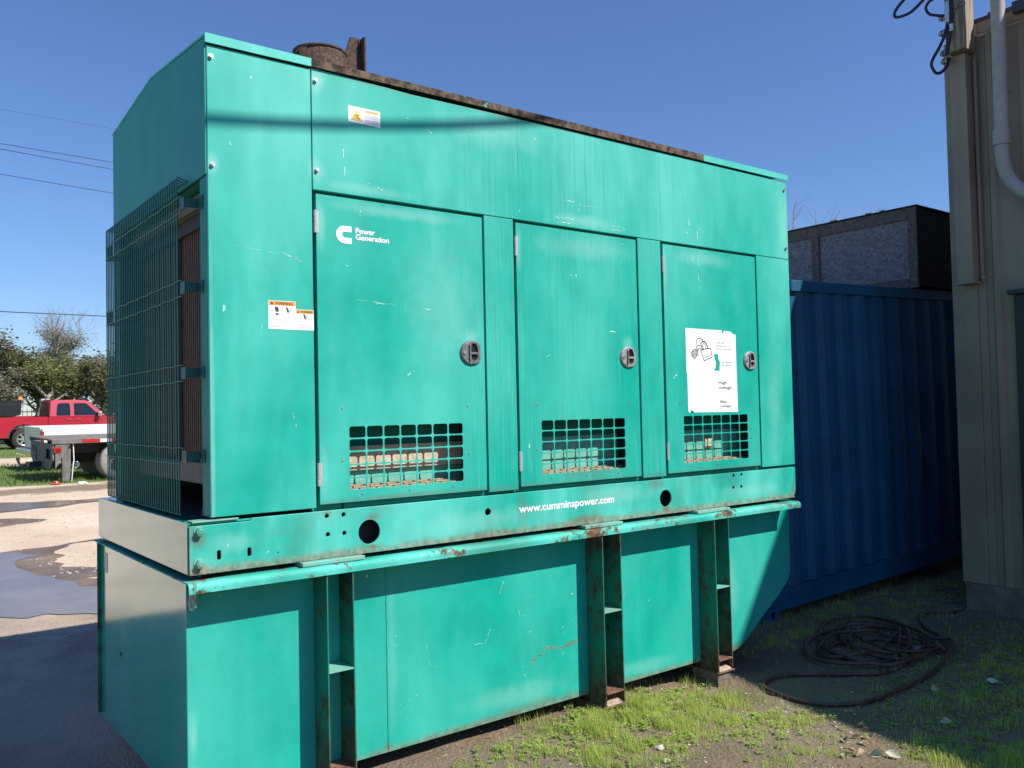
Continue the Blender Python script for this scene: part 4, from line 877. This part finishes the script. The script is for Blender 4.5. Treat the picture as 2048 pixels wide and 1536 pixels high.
def fast_mesh(name, V, F, mat, kind='stuff', **k):
    me = bpy.data.meshes.new(name); V = np.asarray(V, dtype=np.float32).reshape(-1, 3); F = np.asarray(F, dtype=np.int32)
    me.vertices.add(len(V)); me.vertices.foreach_set('co', V.ravel()); n = F.shape[1]
    me.loops.add(F.size); me.loops.foreach_set('vertex_index', F.ravel()); me.polygons.add(len(F))
    me.polygons.foreach_set('loop_start', np.arange(0, F.size, n, dtype=np.int32)); me.polygons.foreach_set('loop_total', np.full(len(F), n, dtype=np.int32))
    me.materials.append(mat); me.update(calc_edges=True); me.validate()
    return me
def blades(N, centres, hmin, hmax, wid, lean=.6):
    """centres: list of (x,y,z,height scale)"""
    V = []; F = []
    for (x, y, z, hs) in centres:
        h = random.uniform(hmin, hmax)*hs; a = random.uniform(0, 6.28); l = random.uniform(.1, lean)*h; w = wid*random.uniform(.6, 1.2)
        dx, dy = math.cos(a), math.sin(a); px_, py_ = -dy*w, dx*w; b = len(V)
        V += [(x-px_, y-py_, z-.01), (x+px_, y+py_, z-.01), (x+dx*l*.3-px_*.8, y+dy*l*.3-py_*.8, z+h*.5), (x+dx*l*.3+px_*.8, y+dy*l*.3+py_*.8, z+h*.5), (x+dx*l-px_*.1, y+dy*l-py_*.1, z+h), (x+dx*l+px_*.1, y+dy*l+py_*.1, z+h)]
        F += [(b, b+1, b+3, b+2), (b+2, b+3, b+5, b+4)]
    return V, F
PATCH = [(2.30, -.12, .34, .20, 1.35, 1.25), (2.58, -.25, .22, .16, 1.2, 1.1), (2.05, -.28, .22, .13, .9, 1.0), (1.72, -.12, .28, .07, .7, .8), (2.2, -.50, .28, .13, .9, .8), (1.75, -.50, .25, .10, .8, .7), (1.35, -.30, .25, .10, .7, .7), (2.62, -.63, .12, .08, .55, .6), (2.83, -.92, .10, .07, .6, .6), (2.45, -.95, .14, .10, .7, .6), (3.16, -1.50, .20, .14, 1.0, 1.0), (3.35, -1.62, .2, .12, .8, .9), (2.55, .02, .15, .08, .5, 1.0), (2.95, .12, .1, .06, .4, .7),
         (5.3, .55, .9, .3, .14, 1.), (6.2, .45, .8, .25, .12, 1.), (5.3, -1.0, .7, .3, .28, 1.1), (4.2, -1.45, .5, .3, .30, 1.), (4.4, .25, .4, .2, .2, .9), (4.9, -1.6, .8, .4, .30, 1.), (2.80, -.55, .13, .05, .5, .8), (3.0, -.72, .12, .05, .4, .7), (2.35, -1.05, .12, .06, .5, .7), (2.62, -1.12, .06, .04, .5, .8), (3.0, -.1, .10, .05, .4, .8)]
random.seed(31); cs = []; cd = []
for (cx, cy, sx, sy, dens, hs) in PATCH:
    for _ in range(int(9500*dens*sx*4*max(sy, .08)*4)):
        x = random.gauss(cx, sx); y = random.gauss(cy, sy)
        if y > .35 and x < 4.1: continue
        nn = noise.noise(Vector((x*5, y*5, 2)))+.6*noise.noise(Vector((x*13, y*13, 7)))
        if nn < random.uniform(-.30, .50): continue
        (cs if random.random() < .78 else cd).append((x, y, gh(x, y), hs*(.5+1.1*max(0, nn))))
for _ in range(4200):
    x = random.uniform(.9, 7.0); y = random.uniform(-2.3, .5)
    if noise.noise(Vector((x*2.2, y*2.2, 12))) < random.uniform(-.1, .5): continue
    (cs if random.random() < .6 else cd).append((x, y, gh(x, y), .45))
cs = cs[:90000]
V, F = blades(0, cs, .025, .072, .0015); link('grass', fast_mesh('grass', V, F, grassm), kind='stuff')
V, F = blades(0, cd, .02, .07, .0013, 1.2); link('dry_grass', fast_mesh('dry_grass', V, F, drym), kind='stuff')
def weeds(centres):
    V = []; F = []
    for (x, y, z, s) in centres:
        for k in range(random.randint(5, 9)):
            a = random.uniform(0, 6.28); r = s*random.uniform(.5, 1.2); zz_ = z+s*random.uniform(.2, 1.1); dx, dy = math.cos(a), math.sin(a); w = s*.35; b = len(V)
            V += [(x+dx*r*.2, y+dy*r*.2, zz_*1), (x+dx*r*.7-dy*w, y+dy*r*.7+dx*w, zz_+s*.25), (x+dx*r*1.2, y+dy*r*1.2, zz_+s*.1), (x+dx*r*.7+dy*w, y+dy*r*.7-dx*w, zz_+s*.25)]; F.append((b, b+1, b+2, b+3))
    return V, F
wc = []
for (cx, cy, sx, sy, n_) in [(2.28, -.16, .3, .16, 300), (1.98, -.02, .12, .06, 70), (2.62, .0, .2, .08, 80), (1.6, -.15, .3, .1, 110), (2.0, -.55, .35, .15, 160), (4.3, -1.2, .6, .35, 420), (5.2, -.95, .7, .4, 420), (2.8, -.6, .2, .08, 60), (5.6, .4, .9, .3, 200), (2.62, -.8, .2, .15, 60), (3.2, -1.5, .2, .12, 60), (6.0, -1.3, .6, .4, 150)]:
    for _ in range(n_):
        x, y = random.gauss(cx, sx), random.gauss(cy, sy)
        if y > .4 and x < 4.1: continue
        wc.append((x, y, gh(x, y), random.uniform(.010, .024)))
V, F = weeds(wc); link('weeds', fast_mesh('weeds', V, F, weedm), kind='stuff')
# taller far grass in the yard strips
random.seed(41); cs = []
for _ in range(26000):
    if random.random() < .6: x = random.uniform(-4, 6); y = random.uniform(17.0, 24.5)
    else: x = random.uniform(-6, 12); y = random.uniform(28, 37)
    cs.append((x, y, gh(x, y), 1))
V, F = blades(0, cs, .03, .09, .008); link('far_grass', fast_mesh('far_grass', V, F, leafmat('yard grass blade', (.10, .18, .03), (.22, .31, .07))), kind='stuff')

# ------------------------------------------------------------------ vehicles
glass = NT('tinted vehicle glass'); glass.P(Base_Color=(.012, .015, .018), Roughness=.05); glass.b.inputs['Specular IOR Level'].default_value = .8; glass = glass.m
tyre = simple('dusty black tyre rubber', (.035, .034, .033), .85, 0, .25, 20); alloy = simple('bright alloy wheel', (.62, .62, .62), .3, .8); chrome = simple('chrome bumper steel', (.75, .75, .76), .12, 1.)
def carpaint(name, c): t = NT(name); t.P(Base_Color=c, Roughness=.32); t.b.inputs['Coat Weight'].default_value = .8; t.b.inputs['Coat Roughness'].default_value = .05; return t.m
redp, whitep, maroon = carpaint('cherry red car paint', (.42, .018, .035)), carpaint('white car paint', (.80, .80, .78)), carpaint('dark red car paint', (.30, .015, .02))
redlens = simple('red lamp lens', (.45, .02, .02), .2); amber = simple('amber beacon lens', (.85, .25, .02), .25)
def vpart(root, name, mb, bevel=0, parent=None):
    o = bpy.data.objects.new(name, mb.mesh(name)); COL.objects.link(o); o.parent = parent or root
    if bevel: b = o.modifiers.new('b', 'BEVEL'); b.width = bevel; b.segments = 2; b.limit_method = 'ANGLE'; b.angle_limit = math.radians(35)
    return o
def wheel(root, x, y, r, w, rimm=alloy, spokes=6, side=-1):
    m = MB(); prof = [(r*.62, -w/2), (r*.93, -w/2), (r, -w*.36), (r, w*.36), (r*.93, w/2), (r*.62, w/2)]; seg = 28
    vs = [(x+a*math.cos(2*PI*i/seg), y+b, r+a*math.sin(2*PI*i/seg)) for a, b in prof for i in range(seg)]
    m.add(vs, [(k*seg+i, k*seg+(i+1) % seg, (k+1)*seg+(i+1) % seg, (k+1)*seg+i) for k in range(5) for i in range(seg)], tyre, True)
    wh = vpart(root, 'wheel', m)
    m = MB(); m.ring((x, y+side*w*.42, r), r*.63, r*.52, -side*w*.5, 'y', 28, rimm); m.cyl((x, y+side*w*.32, r), r*.16, side*.02, 'y', 14, rimm); m.cyl((x, y-side*.02, r), r*.55, side*.01, 'y', 24, MAT['dark'])
    for k in range(spokes):
        a = 2*PI*k/spokes; c_, s_ = math.cos(a), math.sin(a); w_ = r*.10
        vs = [(x+c_*q-s_*p, y+side*(w*.34), r+s_*q+c_*p) for q, p in ((r*.1, -w_), (r*.55, -w_*.8), (r*.55, w_*.8), (r*.1, w_))]; m.add(vs + [(v[0], v[1]-side*.03, v[2]) for v in vs], [(0, 1, 2, 3), (7, 6, 5, 4), (0, 4, 5, 1), (1, 5, 6, 2), (2, 6, 7, 3), (3, 7, 4, 0)], rimm)
    o = bpy.data.objects.new('rim', m.mesh('rim')); COL.objects.link(o); o.parent = wh; return wh
def arch(cx, r, zb, n=10): return [(cx+r*math.cos(math.radians(a)), max(zb, .42+r*math.sin(math.radians(a)))) for a in np.linspace(180, 0, n)]
def pickup(name, loc, rz, paintm, label, rx=.026):
    """local: x forward with the rear axle at 0, y to the left, z up"""
    R = thing(name, loc, label, 'pickup truck', 'pickup trucks parked in the yard', rot=(rx, 0, rz)); HW = .97; zb = .46
    # cab lower body and front clip
    m = MB(); bot = [(1.22, zb)] + [(2.6, zb-.02)] + arch(3.65, .50, zb) + [(4.35, zb), (4.62, .55), (4.66, .95), (4.50, 1.10), (3.55, 1.20), (3.25, 1.22), (1.22, 1.22)]
    m.prism(bot, -HW, HW, 'y', paintm); body = vpart(R, 'body', m, .05)
    # greenhouse, tapered inwards
    lo = [(1.24, 1.215), (3.30, 1.215), (2.72, 1.80), (2.50, 1.87), (1.42, 1.88), (1.30, 1.84)]
    m = MB(); n = len(lo); vs = []
    for s in (-1, 1):
        for (x, z) in lo: vs.append((x, s*(HW-.02-(z-1.21)*.26), z))
    m.add(vs, [tuple(range(n)), tuple(range(2*n-1, n-1, -1))] + [(i, (i+1) % n, n+(i+1) % n, n+i) for i in range(n)], paintm); vpart(R, 'cab_roof', m, .04)
    def sidewin(nm, pts):
        for s in (-1, 1):
            m = MB(); off = .006; m.add([(x, s*(HW-.02-(z-1.21)*.26+off), z) for x, z in pts], [tuple(range(len(pts)))], glass); vpart(R, nm, m)
    sidewin('rear_window', [(1.50, 1.32), (1.52, 1.27), (1.98, 1.27), (2.0, 1.32), (1.99, 1.70), (1.95, 1.75), (1.62, 1.75), (1.55, 1.70)])
    sidewin('front_window', [(2.13, 1.27), (2.98, 1.27), (3.0, 1.30), (2.62, 1.70), (2.54, 1.74), (2.17, 1.75), (2.13, 1.70)])
    m = MB(); m.add([(3.27, -.86, 1.26), (3.27, .86, 1.26), (2.755, .76, 1.78), (2.755, -.76, 1.78)], [(0, 1, 2, 3)], glass); vpart(R, 'windscreen', m)
    m = MB(); m.add([(1.262, -.80, 1.30), (1.262, .80, 1.30), (1.300, .72, 1.76), (1.300, -.72, 1.76)], [(0, 1, 2, 3)], glass); vpart(R, 'back_glass', m)
    for s in (-1, 1):
        m = MB(); m.prism([(x, z) for x, z in [(2.035, .52), (2.045, .52), (2.045, 1.21), (2.035, 1.21)]], s*HW, s*(HW+.002), 'y', MAT['dark']); vpart(R, 'door_seam', m); m = MB(); m.prism([(3.10, .52), (3.11, .52), (3.11, 1.2), (3.10, 1.2)], s*HW, s*(HW+.002), 'y', MAT['dark']); vpart(R, 'door_seam', m)
        for hx in (1.86, 2.20): m = MB(); m.box(hx, hx+.15, s*HW-.0 if s > 0 else s*HW-.03, s*HW+.03 if s > 0 else s*HW, 1.10, 1.13, paintm); vpart(R, 'door_handle', m, .006)
        m = MB(); m.box(2.93, 3.07, (HW if s > 0 else -HW-.22), (HW+.22 if s > 0 else -HW), 1.22, 1.42, chrome); vpart(R, 'mirror', m, .03)
        # bed sides with wheel arch
        m = MB(); sp = [(-1.28, .52), (-1.28, 1.24), (1.20, 1.24), (1.20, zb)] + [(x+.4, z) for x, z in arch(0, .52, zb)[::-1]] + [(-.15, zb), (-1.2, .5)]
        m.prism(sp, s*HW, s*(HW-.10), 'y', paintm); bs = vpart(R, 'bed_side', m, .02)
        m = MB(); ao = arch(.4, .56, zb, 14); ai = arch(.4, .50, zb, 14)
        m.add([(x, s*(HW+.03), z) for x, z in ao] + [(x, s*(HW+.03), z) for x, z in ai] + [(x, s*(HW-.005), z) for x, z in ao], [(i, i+1, 14+i+1, 14+i) for i in range(13)] + [(i, i+1, 28+i+1, 28+i) for i in range(13)], chrome if paintm is redp else paintm); vpart(R, 'wheel_arch', m)
        m = MB(); m.box(-1.30, -1.24, s*HW-.12 if s > 0 else -HW-.006, s*HW+.006 if s > 0 else -HW+.12, .82, 1.16, redlens); vpart(R, 'tail_light', m, .01)
        m = MB(); m.box(4.55, 4.68, s*.60-.2, s*.60+.2, .82, 1.0, chrome); vpart(R, 'headlight', m, .02)
    m = MB(); m.box(-1.26, 1.20, -.86, .86, .70, .76, MAT['dark']); m.box(1.14, 1.20, -.86, .86, .76, 1.24, paintm); vpart(R, 'bed_floor', m)
    m = MB(); m.box(-1.31, -1.25, -.84, .84, .68, 1.24, paintm); vpart(R, 'tailgate', m, .015)
    m = MB(); m.box(-1.50, -1.33, -.95, .95, .50, .68, chrome); vpart(R, 'rear_bumper', m, .03)
    m = MB(); m.box(4.66, 4.80, -.95, .95, .48, .70, chrome); vpart(R, 'front_bumper', m, .03)
    m = MB(); m.box(-1.2, 4.4, -.45, .45, .36, .52, MAT['dark']); m.box(.34, .46, -.8, .8, .36, .46, MAT['dark']); vpart(R, 'chassis', m)
    for x in (.4, 3.65):
        for s in (-1, 1): wheel(R, x, s*(HW-.14), .41, .25, side=s)
    return R
yr = 34.5; pickup('pickup_truck', (3.65, yr, gh(3.6, yr)-.01), .03, redp, 'cherry red pickup truck parked by the trees beyond the yard')
yw = 21.0; pickup('pickup_truck', (3.90, yw+.9, -.84), .06, whitep, 'white pickup truck half hidden behind the dark flatbed')
# toolbox + beacon on the red pickup's bed
TB = thing('tool_box', (2.8, 34.5, .74), 'black toolbox with an amber beacon across the red pickup bed', 'toolbox')
m = MB(); m.prism([(1.9, .74), (3.77, .74), (3.97, .80), (3.99, 1.27), (3.95, 1.33), (1.9, 1.33)], 33.5, 35.4, 'y', MAT['black']); m.box(1.9, 4.01, 33.485, 33.499, 1.17, 1.20, MAT['dark']); m.build('box', TB, bevel=.02)
m = MB(); m.cyl((3.96, 33.7, 1.33), .08, .03, 'z', 14, MAT['dark']); m.cyl((3.96, 33.7, 1.36), .08, .12, 'z', 14, amber, r2=.05); m.build('beacon', TB)
m = MB(); gm = simple('grey cabinet metal', (.42, .45, .48), .5); m.box(0, .16, 0, .4, 0, 1.98, gm); m.box(.19, .35, 0, .4, 0, 1.98, gm); m.box(.165, .185, .05, .38, 0, 1.93, MAT['dark']); o = m.build('electrical_cabinet', bevel=.01); o.location = (5.35, 38, gh(5, 38)); tag(o, 'twin pale grey electrical cabinet standing behind the red pickup', 'cabinet')

# flatbed truck: rear part and cab further right
FB = thing('flatbed_truck', (2.3, 17.2, gh(2.4, 17)), 'dark flatbed truck with a bare deck and red and white reflectors', 'flatbed truck', rot=(.024, 0, .03))
steel = simple('dirty grey truck steel', (.15, .145, .135), .7, 0, .3, 6); deckm = simple('worn grey brown deck boards', (.21, .17, .14), .85, 0, .3, 4, .004); blk = simple('grimy black chassis', (.025, .023, .02), .8); dusty = simple('dusty pale tyre', (.30, .28, .25), .95, 0, .2, 12)
m = MB()
for k in range(8): m2_ = MB(); m2_.box(0, 4.6, .02+k*.29, .30+k*.29, .90, .94, deckm); vpart(FB, 'deck_board', m2_, .004)
m = MB(); m.box(-.02, 4.62, -.02, .018, .845, .945, steel); m.box(-.02, 4.62, 2.342, 2.38, .845, .945, steel); vpart(FB, 'deck_rail', m, .006)
for k in range(8):
    m = MB(); m.box(.58+k*.60, .58+k*.60+.36, -.026, -.0205, .86, .93, redlens); vpart(FB, 'red_reflector', m)
    m = MB(); m.box(.94+k*.60, .94+k*.60+.24, -.026, -.0205, .86, .93, whitep); vpart(FB, 'white_reflector', m)
re = [(0.02, .845), (2.33, .845), (2.33, .50), (2.0, .28), (.35, .28), (.02, .50)]
pm = plate_mesh('tail', re, [rrect(.25, .75, .50, .72, .02), rrect(1.65, 1.80, .42, .56, .02), rrect(1.65, 1.80, .60, .74, .02), rrect(1.95, 2.10, .60, .74, .02)], 0, .03, steel)
pm.transform(Matrix.Rotation(-PI/2, 4, 'Z') @ Matrix.Scale(-1, 4, (1, 0, 0))); pm.flip_normals()
o = bpy.data.objects.new('tail_plate', pm); COL.objects.link(o); o.parent = FB
m = MB(); m.box(.06, .09, .1, 2.2, .35, .8, blk); vpart(FB, 'tail_backing', m)
m = MB(); m.prism([(.05, .84), (.34, .84), (.05, .30)], .0, .012, 'y', steel); m.box(.05, .15, -.016, -.0045, .66, .74, redlens); vpart(FB, 'side_gusset', m, .002)
m = MB(); m.box(.02, .16, -.016, -.004, .66, .78, redlens); vpart(FB, 'tail_light', m)
m = MB(); m.box(.20, .37, .08, .18, .02, .845, steel); vpart(FB, 'jack_leg', m, .01)
m = MB(); m.tube([(.41, .05, .84), (.42, .03, .5), (.39, .03, .2), (.38, .05, .02)], .012, whitep, 6); vpart(FB, 'hanging_cord', m)
m = MB(); m.box(.5, 6.5, .75, .95, .38, .62, blk); m.box(.5, 6.5, 1.4, 1.6, .38, .62, blk); m.box(.3, 4.5, .3, 2.1, .62, .84, blk); m.box(1.0, 1.9, .2, .6, .40, .62, blk); vpart(FB, 'chassis', m)
m = MB(); m.box(-.30, .3, 1.12, 1.24, .30, .42, blk); m.tube([(-.28, 1.18, .36), (-.42, 1.18, .36), (-.46, 1.18, .46)], .03, blk, 8); m.cyl((-.46, 1.18, .46), .04, .06, 'z', 10, blk); vpart(FB, 'tow_hitch', m, .01)
m = MB(); m.ring((.48, .12, .38), .075, .062, .5, 'y', 20, chrome); vpart(FB, 'exhaust_pipe', m)
for (x, y) in ((1.36, .14), (1.36, .42), (1.36, 1.92), (1.36, 2.2), (6.3, .2), (6.3, 2.1)):
    m = MB(); seg = 28; r = .41; w = .24; prf = [(r*.58, -w/2), (r*.93, -w/2), (r, -w*.36), (r, w*.36), (r*.93, w/2), (r*.58, w/2)]
    m.add([(x+a*math.cos(2*PI*i/seg), y+b, r+a*math.sin(2*PI*i/seg)) for a, b in prf for i in range(seg)], [(k*seg+i, k*seg+(i+1) % seg, (k+1)*seg+(i+1) % seg, (k+1)*seg+i) for k in range(5) for i in range(seg)], dusty, True); wh = vpart(FB, 'wheel', m)
    m = MB(); m.cyl((x, y+.05, r), r*.57, -.02, 'y', 24, simple('dusty rim', (.36, .33, .28), .8)); m.cyl((x, y+.03, r), .10, -.10, 'y', 14, blk); oo = bpy.data.objects.new('rim', m.mesh('rim')); COL.objects.link(oo); oo.parent = wh
m = MB(); m.prism([(5.0, .5), (5.0, 2.2), (6.0, 2.3), (6.6, 2.2), (7.1, 1.5), (8.0, 1.35), (8.1, .5), (6.9, .5), (6.7, .95), (5.9, .95), (5.7, .5)], .15, 2.2, 'y', whitep); vpart(FB, 'cab', m, .06)
m = MB(); m.add([(5.3, .144, 1.5), (6.2, .144, 1.5), (6.1, .144, 2.1), (5.3, .144, 2.1)], [(0, 1, 2, 3)], glass); vpart(FB, 'cab_window', m)
m = MB(); m.cyl((0, 0, 0), .10, .05, 'z', 6, redlens, r2=.07); m.box(-.13, .13, -.10, .10, -.02, .01, redlens); o = m.build('wheel_chock', bevel=.01); o.location = (2.3, 16.85, gh(2.5, 16.9)+.03); o.scale = (.75, .75, .75); tag(o, 'small red block lying on the ground by the flatbed leg', 'block')
m = MB(); random.seed(2)
for k in range(14): stone_geo(m, 2.78+random.uniform(-.07, .07), 16.7+random.uniform(-.1, .1), random.uniform(.03, .06), simple('white rag', (.7, .7, .68), .9) if k == 0 else m.mats[0], .8)
o = m.build('rag_heap'); tag(o, 'pale heap of rags on the ground before the flatbed wheel', 'rags')

# dark red saloon between the two pickups, nose to the left
SC = thing('parked_car', (6.6, 25.2, gh(6, 25)), 'dark red car with a sloping windscreen between the two pickups', 'car', rot=(.026, 0, .02))
m = MB(); m.prism([(-2.2, .35)] + [(-1.85+.01*0, .35)] + [(-1.35+.36*math.cos(math.radians(a)), .33+.36*math.sin(math.radians(a))) for a in np.linspace(180, 0, 9)] + [(1.0, .33)] + [(1.45+.36*math.cos(math.radians(a)), .33+.36*math.sin(math.radians(a))) for a in np.linspace(180, 0, 9)] + [(2.2, .38), (2.25, .8), (1.9, .98), (-1.05, .98), (-2.15, .85)], -.88, .88, 'y', maroon); vpart(SC, 'body', m, .05)
lo = [(-1.15, .975), (-.25, 1.42), (.15, 1.47), (1.0, 1.44), (1.85, .975)]; m = MB(); vs = [(x, s*(.86-(z-.97)*.35), z) for s in (-1, 1) for x, z in lo]; n = 5
m.add(vs, [tuple(range(n)), tuple(range(2*n-1, n-1, -1))] + [(i, (i+1) % n, n+(i+1) % n, n+i) for i in range(n)], maroon); vpart(SC, 'cab_roof', m, .04)
m = MB(); m.add([(-1.13, -.80, 1.0), (-1.13, .80, 1.0), (-.30, .68, 1.415), (-.30, -.68, 1.415)], [(0, 1, 2, 3)], glass); vpart(SC, 'windscreen', m)
for s in (-1, 1): m = MB(); m.add([(x, s*(.866-(z-.97)*.35), z) for x, z in [(-.95, 1.01), (-.22, 1.38), (.95, 1.38), (1.55, 1.01)]], [(0, 1, 2, 3)], glass); vpart(SC, 'side_window', m)
for x in (-1.35, 1.45):
    for s in (-1, 1): wheel(SC, x, s*.78, .33, .2, side=s)

# ------------------------------------------------------------------ fence behind the trucks
FN = thing('yard_fence', (4, 39, gh(4, 39)), 'dark iron bar fence running along the trees behind the red pickup', 'fence')
iron = simple('black iron fence', (.02, .02, .022), .6); zf = gh(4, 37)
fb = MB(); fb.box(-.011, .011, -.011, .011, 0, 1.55, iron); bme = fb.mesh('picket'); q = 0
for i in range(118):
    o = bpy.data.objects.new('picket', bme); COL.objects.link(o); o.parent = FN; o.location = (-6+i*.17, 0, 0)
for z in (.15, 1.42): m = MB(); m.box(-6, 14.2, -.015, .015, z, z+.04, iron); vpart(FN, 'rail', m)
for i in range(9): m = MB(); m.box(-6+i*2.5, -5.93+i*2.5, -.035, .035, 0, 1.7, iron); vpart(FN, 'post', m)

# ------------------------------------------------------------------ trees
barkm = simple('grey bark', (.24, .21, .18), .9, 0, .3, 4); 
LV = [leafmat('olive spring leaf', (.14, .14, .07), (.28, .27, .14), .4), leafmat('fresh spring leaf', (.16, .185, .065), (.32, .33, .14), .4), leafmat('grey green leaf', (.19, .185, .13), (.36, .34, .25), .4)]
def tree(name, x, y, h, spread, nleaf, mat, label, seed, bare=.0, leafz=(.25, 1.), ls=.09, lean=0., trunk=.12, bushy=1.):
    random.seed(seed); z0 = gh(x, y)-.05; R = thing(name, (x, y, z0), label, 'tree', 'trees and shrubs along the yard fence')
    segs = MB(); tips = []
    def grow(p, d, L, r, lv):
        n = 4; pts = [p.copy()]; rad = [r]
        for i in range(n):
            d = (d+Vector((random.uniform(-1, 1), random.uniform(-1, 1), random.uniform(-.4, .7)))*.16).normalized(); p = p+d*(L/n); pts.append(p.copy()); rad.append(r*(1-.45*(i+1)/n))
            if lv >= 2: tips.append(p.copy())
        segs.tube(pts, r, barkm, 6 if lv < 2 else 4, True, rad)
        if lv < (5 if bare == 1 and nleaf else 4 if bare else 3):
            for k in range(random.randint(3, 4) if lv else random.randint(4, 6)):
                q = pts[random.randint(1 if lv else 2, n)]; a = random.uniform(0, 6.28); el = random.uniform(.25, 1.0)
                dd = (Vector((math.cos(a)*math.cos(el), math.sin(a)*math.cos(el), math.sin(el)))*.75+d*.5).normalized(); grow(q, dd, L*random.uniform(.55, .75), r*.5, lv+1)
        else: tips.append(p.copy())
    grow(Vector((0, 0, 0)), Vector((lean, 0, 1)).normalized(), h*.45, trunk, 0)
    hz = max(t_.z for t_ in tips); sc = h/hz; hs = spread/max(1e-3, np.percentile([math.hypot(t_.x, t_.y) for t_ in tips], 92))
    Ms = Matrix.Diagonal((hs, hs, sc)); segs.v = [tuple(Ms @ Vector(v)) for v in segs.v]; tips = [Ms @ t_ for t_ in tips]
    tr = segs.mesh('trunk'); o = bpy.data.objects.new('trunk', tr); COL.objects.link(o); o.parent = R
    tp = [t_ for t_ in tips if leafz[0]*h <= t_.z <= leafz[1]*h] or tips
    if nleaf:
        cl = np.array([tp[i][:] for i in RNG.integers(0, len(tp), nleaf)]); P = cl+RNG.normal(0, 1, (nleaf, 3))*np.array([.22, .22, .17])*spread*.38*bushy; P[:, 2] = np.clip(P[:, 2], .05, h*1.02)
        a = RNG.uniform(0, 6.28, nleaf); e = RNG.uniform(-1.2, 1.2, nleaf); s = ls*RNG.uniform(.5, 1.3, nleaf)
        u = np.stack([np.cos(a), np.sin(a), np.zeros(nleaf)], 1)*s[:, None]; v = np.stack([-np.sin(a)*np.cos(e), np.cos(a)*np.cos(e), np.sin(e)], 1)*s[:, None]*.6
        V = np.stack([P-u, P-v, P+u, P+v], 1).reshape(-1, 3); F = np.arange(nleaf*4).reshape(-1, 4)
        o = bpy.data.objects.new('crown', fast_mesh('crown', V, F, mat)); COL.objects.link(o); o.parent = R
    return R
tree('bare_tree', 5.6, 42, 6.9, 2.4, 11000, LV[2], 'tall half-bare tree whose branches stand highest above the red pickup', 5, 1, (.15, .75), .045, .05, .10, .9)
tree('leafy_tree', 3.9, 41, 5.0, 2.3, 7500, LV[0], 'olive leafy tree above the red pickup bed at the left edge', 8, 0, (.1, 1), .08)
tree('leafy_tree', 2.2, 43, 5.6, 2.4, 9000, LV[2], 'grey-green tree left of the frame edge', 12, 0, (.1, 1), .08)
tree('leafy_tree', 5.4, 40, 4.3, 2.0, 12000, LV[1], 'low bright green bushy tree right behind the red pickup cab', 15, 0, (.02, 1), .07, bushy=1.3)
tree('leafy_tree', 7.4, 40, 3.9, 1.7, 9000, LV[0], 'rounded olive tree at the right of the half-bare tree', 19, 0, (.02, 1), .07, bushy=1.2)
tree('leafy_tree', 8.9, 43, 3.4, 1.6, 9000, LV[1], 'small green tree next to the radiator guard edge', 23, 0, (.02, 1), .07, bushy=1.2)
tree('leafy_tree', 3.2, 39.5, 3.3, 1.9, 10000, LV[2], 'dense grey-green shrub behind the black toolbox', 27, 0, (.0, 1), .07, bushy=1.4)
tree('leafy_tree', 10.8, 44, 4.0, 2.0, 9000, LV[0], 'olive tree hidden mostly behind the generator', 29, 0, (.02, 1), .08, bushy=1.2)
tree('leafy_tree', 0, 44, 5, 2.4, 9000, LV[0], 'olive tree further left along the fence', 35, 0, (.02, 1), .08, bushy=1.2)
tree('leafy_tree', 6.4, 46, 4.3, 3.4, 12000, LV[2], 'broad grey-green thicket filling the back of the treeline', 37, 0, (.0, 1), .09, bushy=1.3)
tree('leafy_tree', 12.5, 47, 4.6, 3.0, 12000, LV[1], 'green thicket far right behind the generator', 39, 0, (.0, 1), .09, bushy=1.3)
tree('distant_bare_tree', 34.2, 20.4, 10.6, 3.8, 0, LV[2], 'distant leafless tree whose twigs show above the crate', 44, 1, (.2, 1), .06)

# far-off wood closing the yard beyond the trees one can tell apart
cen = [(random.uniform(-70, -4) if k % 2 else random.uniform(15, 90), random.uniform(52, 66), random.uniform(1.2, 4.2), random.uniform(1.4, 2.6)) for k in range(150)]
ci = RNG.integers(0, len(cen), 60000); cc = np.array(cen)[ci]; n_ = len(ci); P = cc[:, :3]+RNG.normal(0, 1, (n_, 3))*cc[:, 3:4]*np.array([.55, .55, .42]); P[:, 2] = np.abs(P[:, 2]+.4)-.4
a_ = RNG.uniform(0, 6.28, n_); e_ = RNG.uniform(-1.2, 1.2, n_); q_ = .16*RNG.uniform(.5, 1.3, n_)
u_ = np.stack([np.cos(a_), np.sin(a_), np.zeros(n_)], 1)*q_[:, None]; v_ = np.stack([-np.sin(a_)*np.cos(e_), np.cos(a_)*np.cos(e_), np.sin(e_)], 1)*q_[:, None]*.6
link('distant_wood', fast_mesh('distant_wood', np.stack([P-u_, P-v_, P+u_, P+v_], 1).reshape(-1, 3), np.arange(n_*4).reshape(-1, 4), LV[0]), kind='stuff')

# ------------------------------------------------------------------ power lines far left
for k, (z0, z1, dz) in enumerate(((18.41, 18.24, .5), (18.05, 17.75, .5), (16.43, 16.09, .4), (7.581, 7.574, .1), (20.65, 20.58, .4))):
    s = (z1-z0)/6.7
    m = MB(); m.tube([(x, 60, z0+s*(x-6.5)+.0004*(x-6.5)**2) for x in np.linspace(-50, 70, 30)], (.022, .022, .022, .03, .008)[k], MAT['navy'], 5)
    o = m.build('power_line'); tag(o, ('uppermost of the closely paired power lines crossing the sky at left', 'lower wire of the close pair crossing the sky at left', 'single power line sloping across the left sky below the pair', 'low wire passing just above the half-bare tree', 'faint topmost wire in the left sky')[k], 'power line', 'power lines at left')
for o in list(bpy.data.objects):
    if o.get('category') is None and 'category' in o.keys(): del o['category']
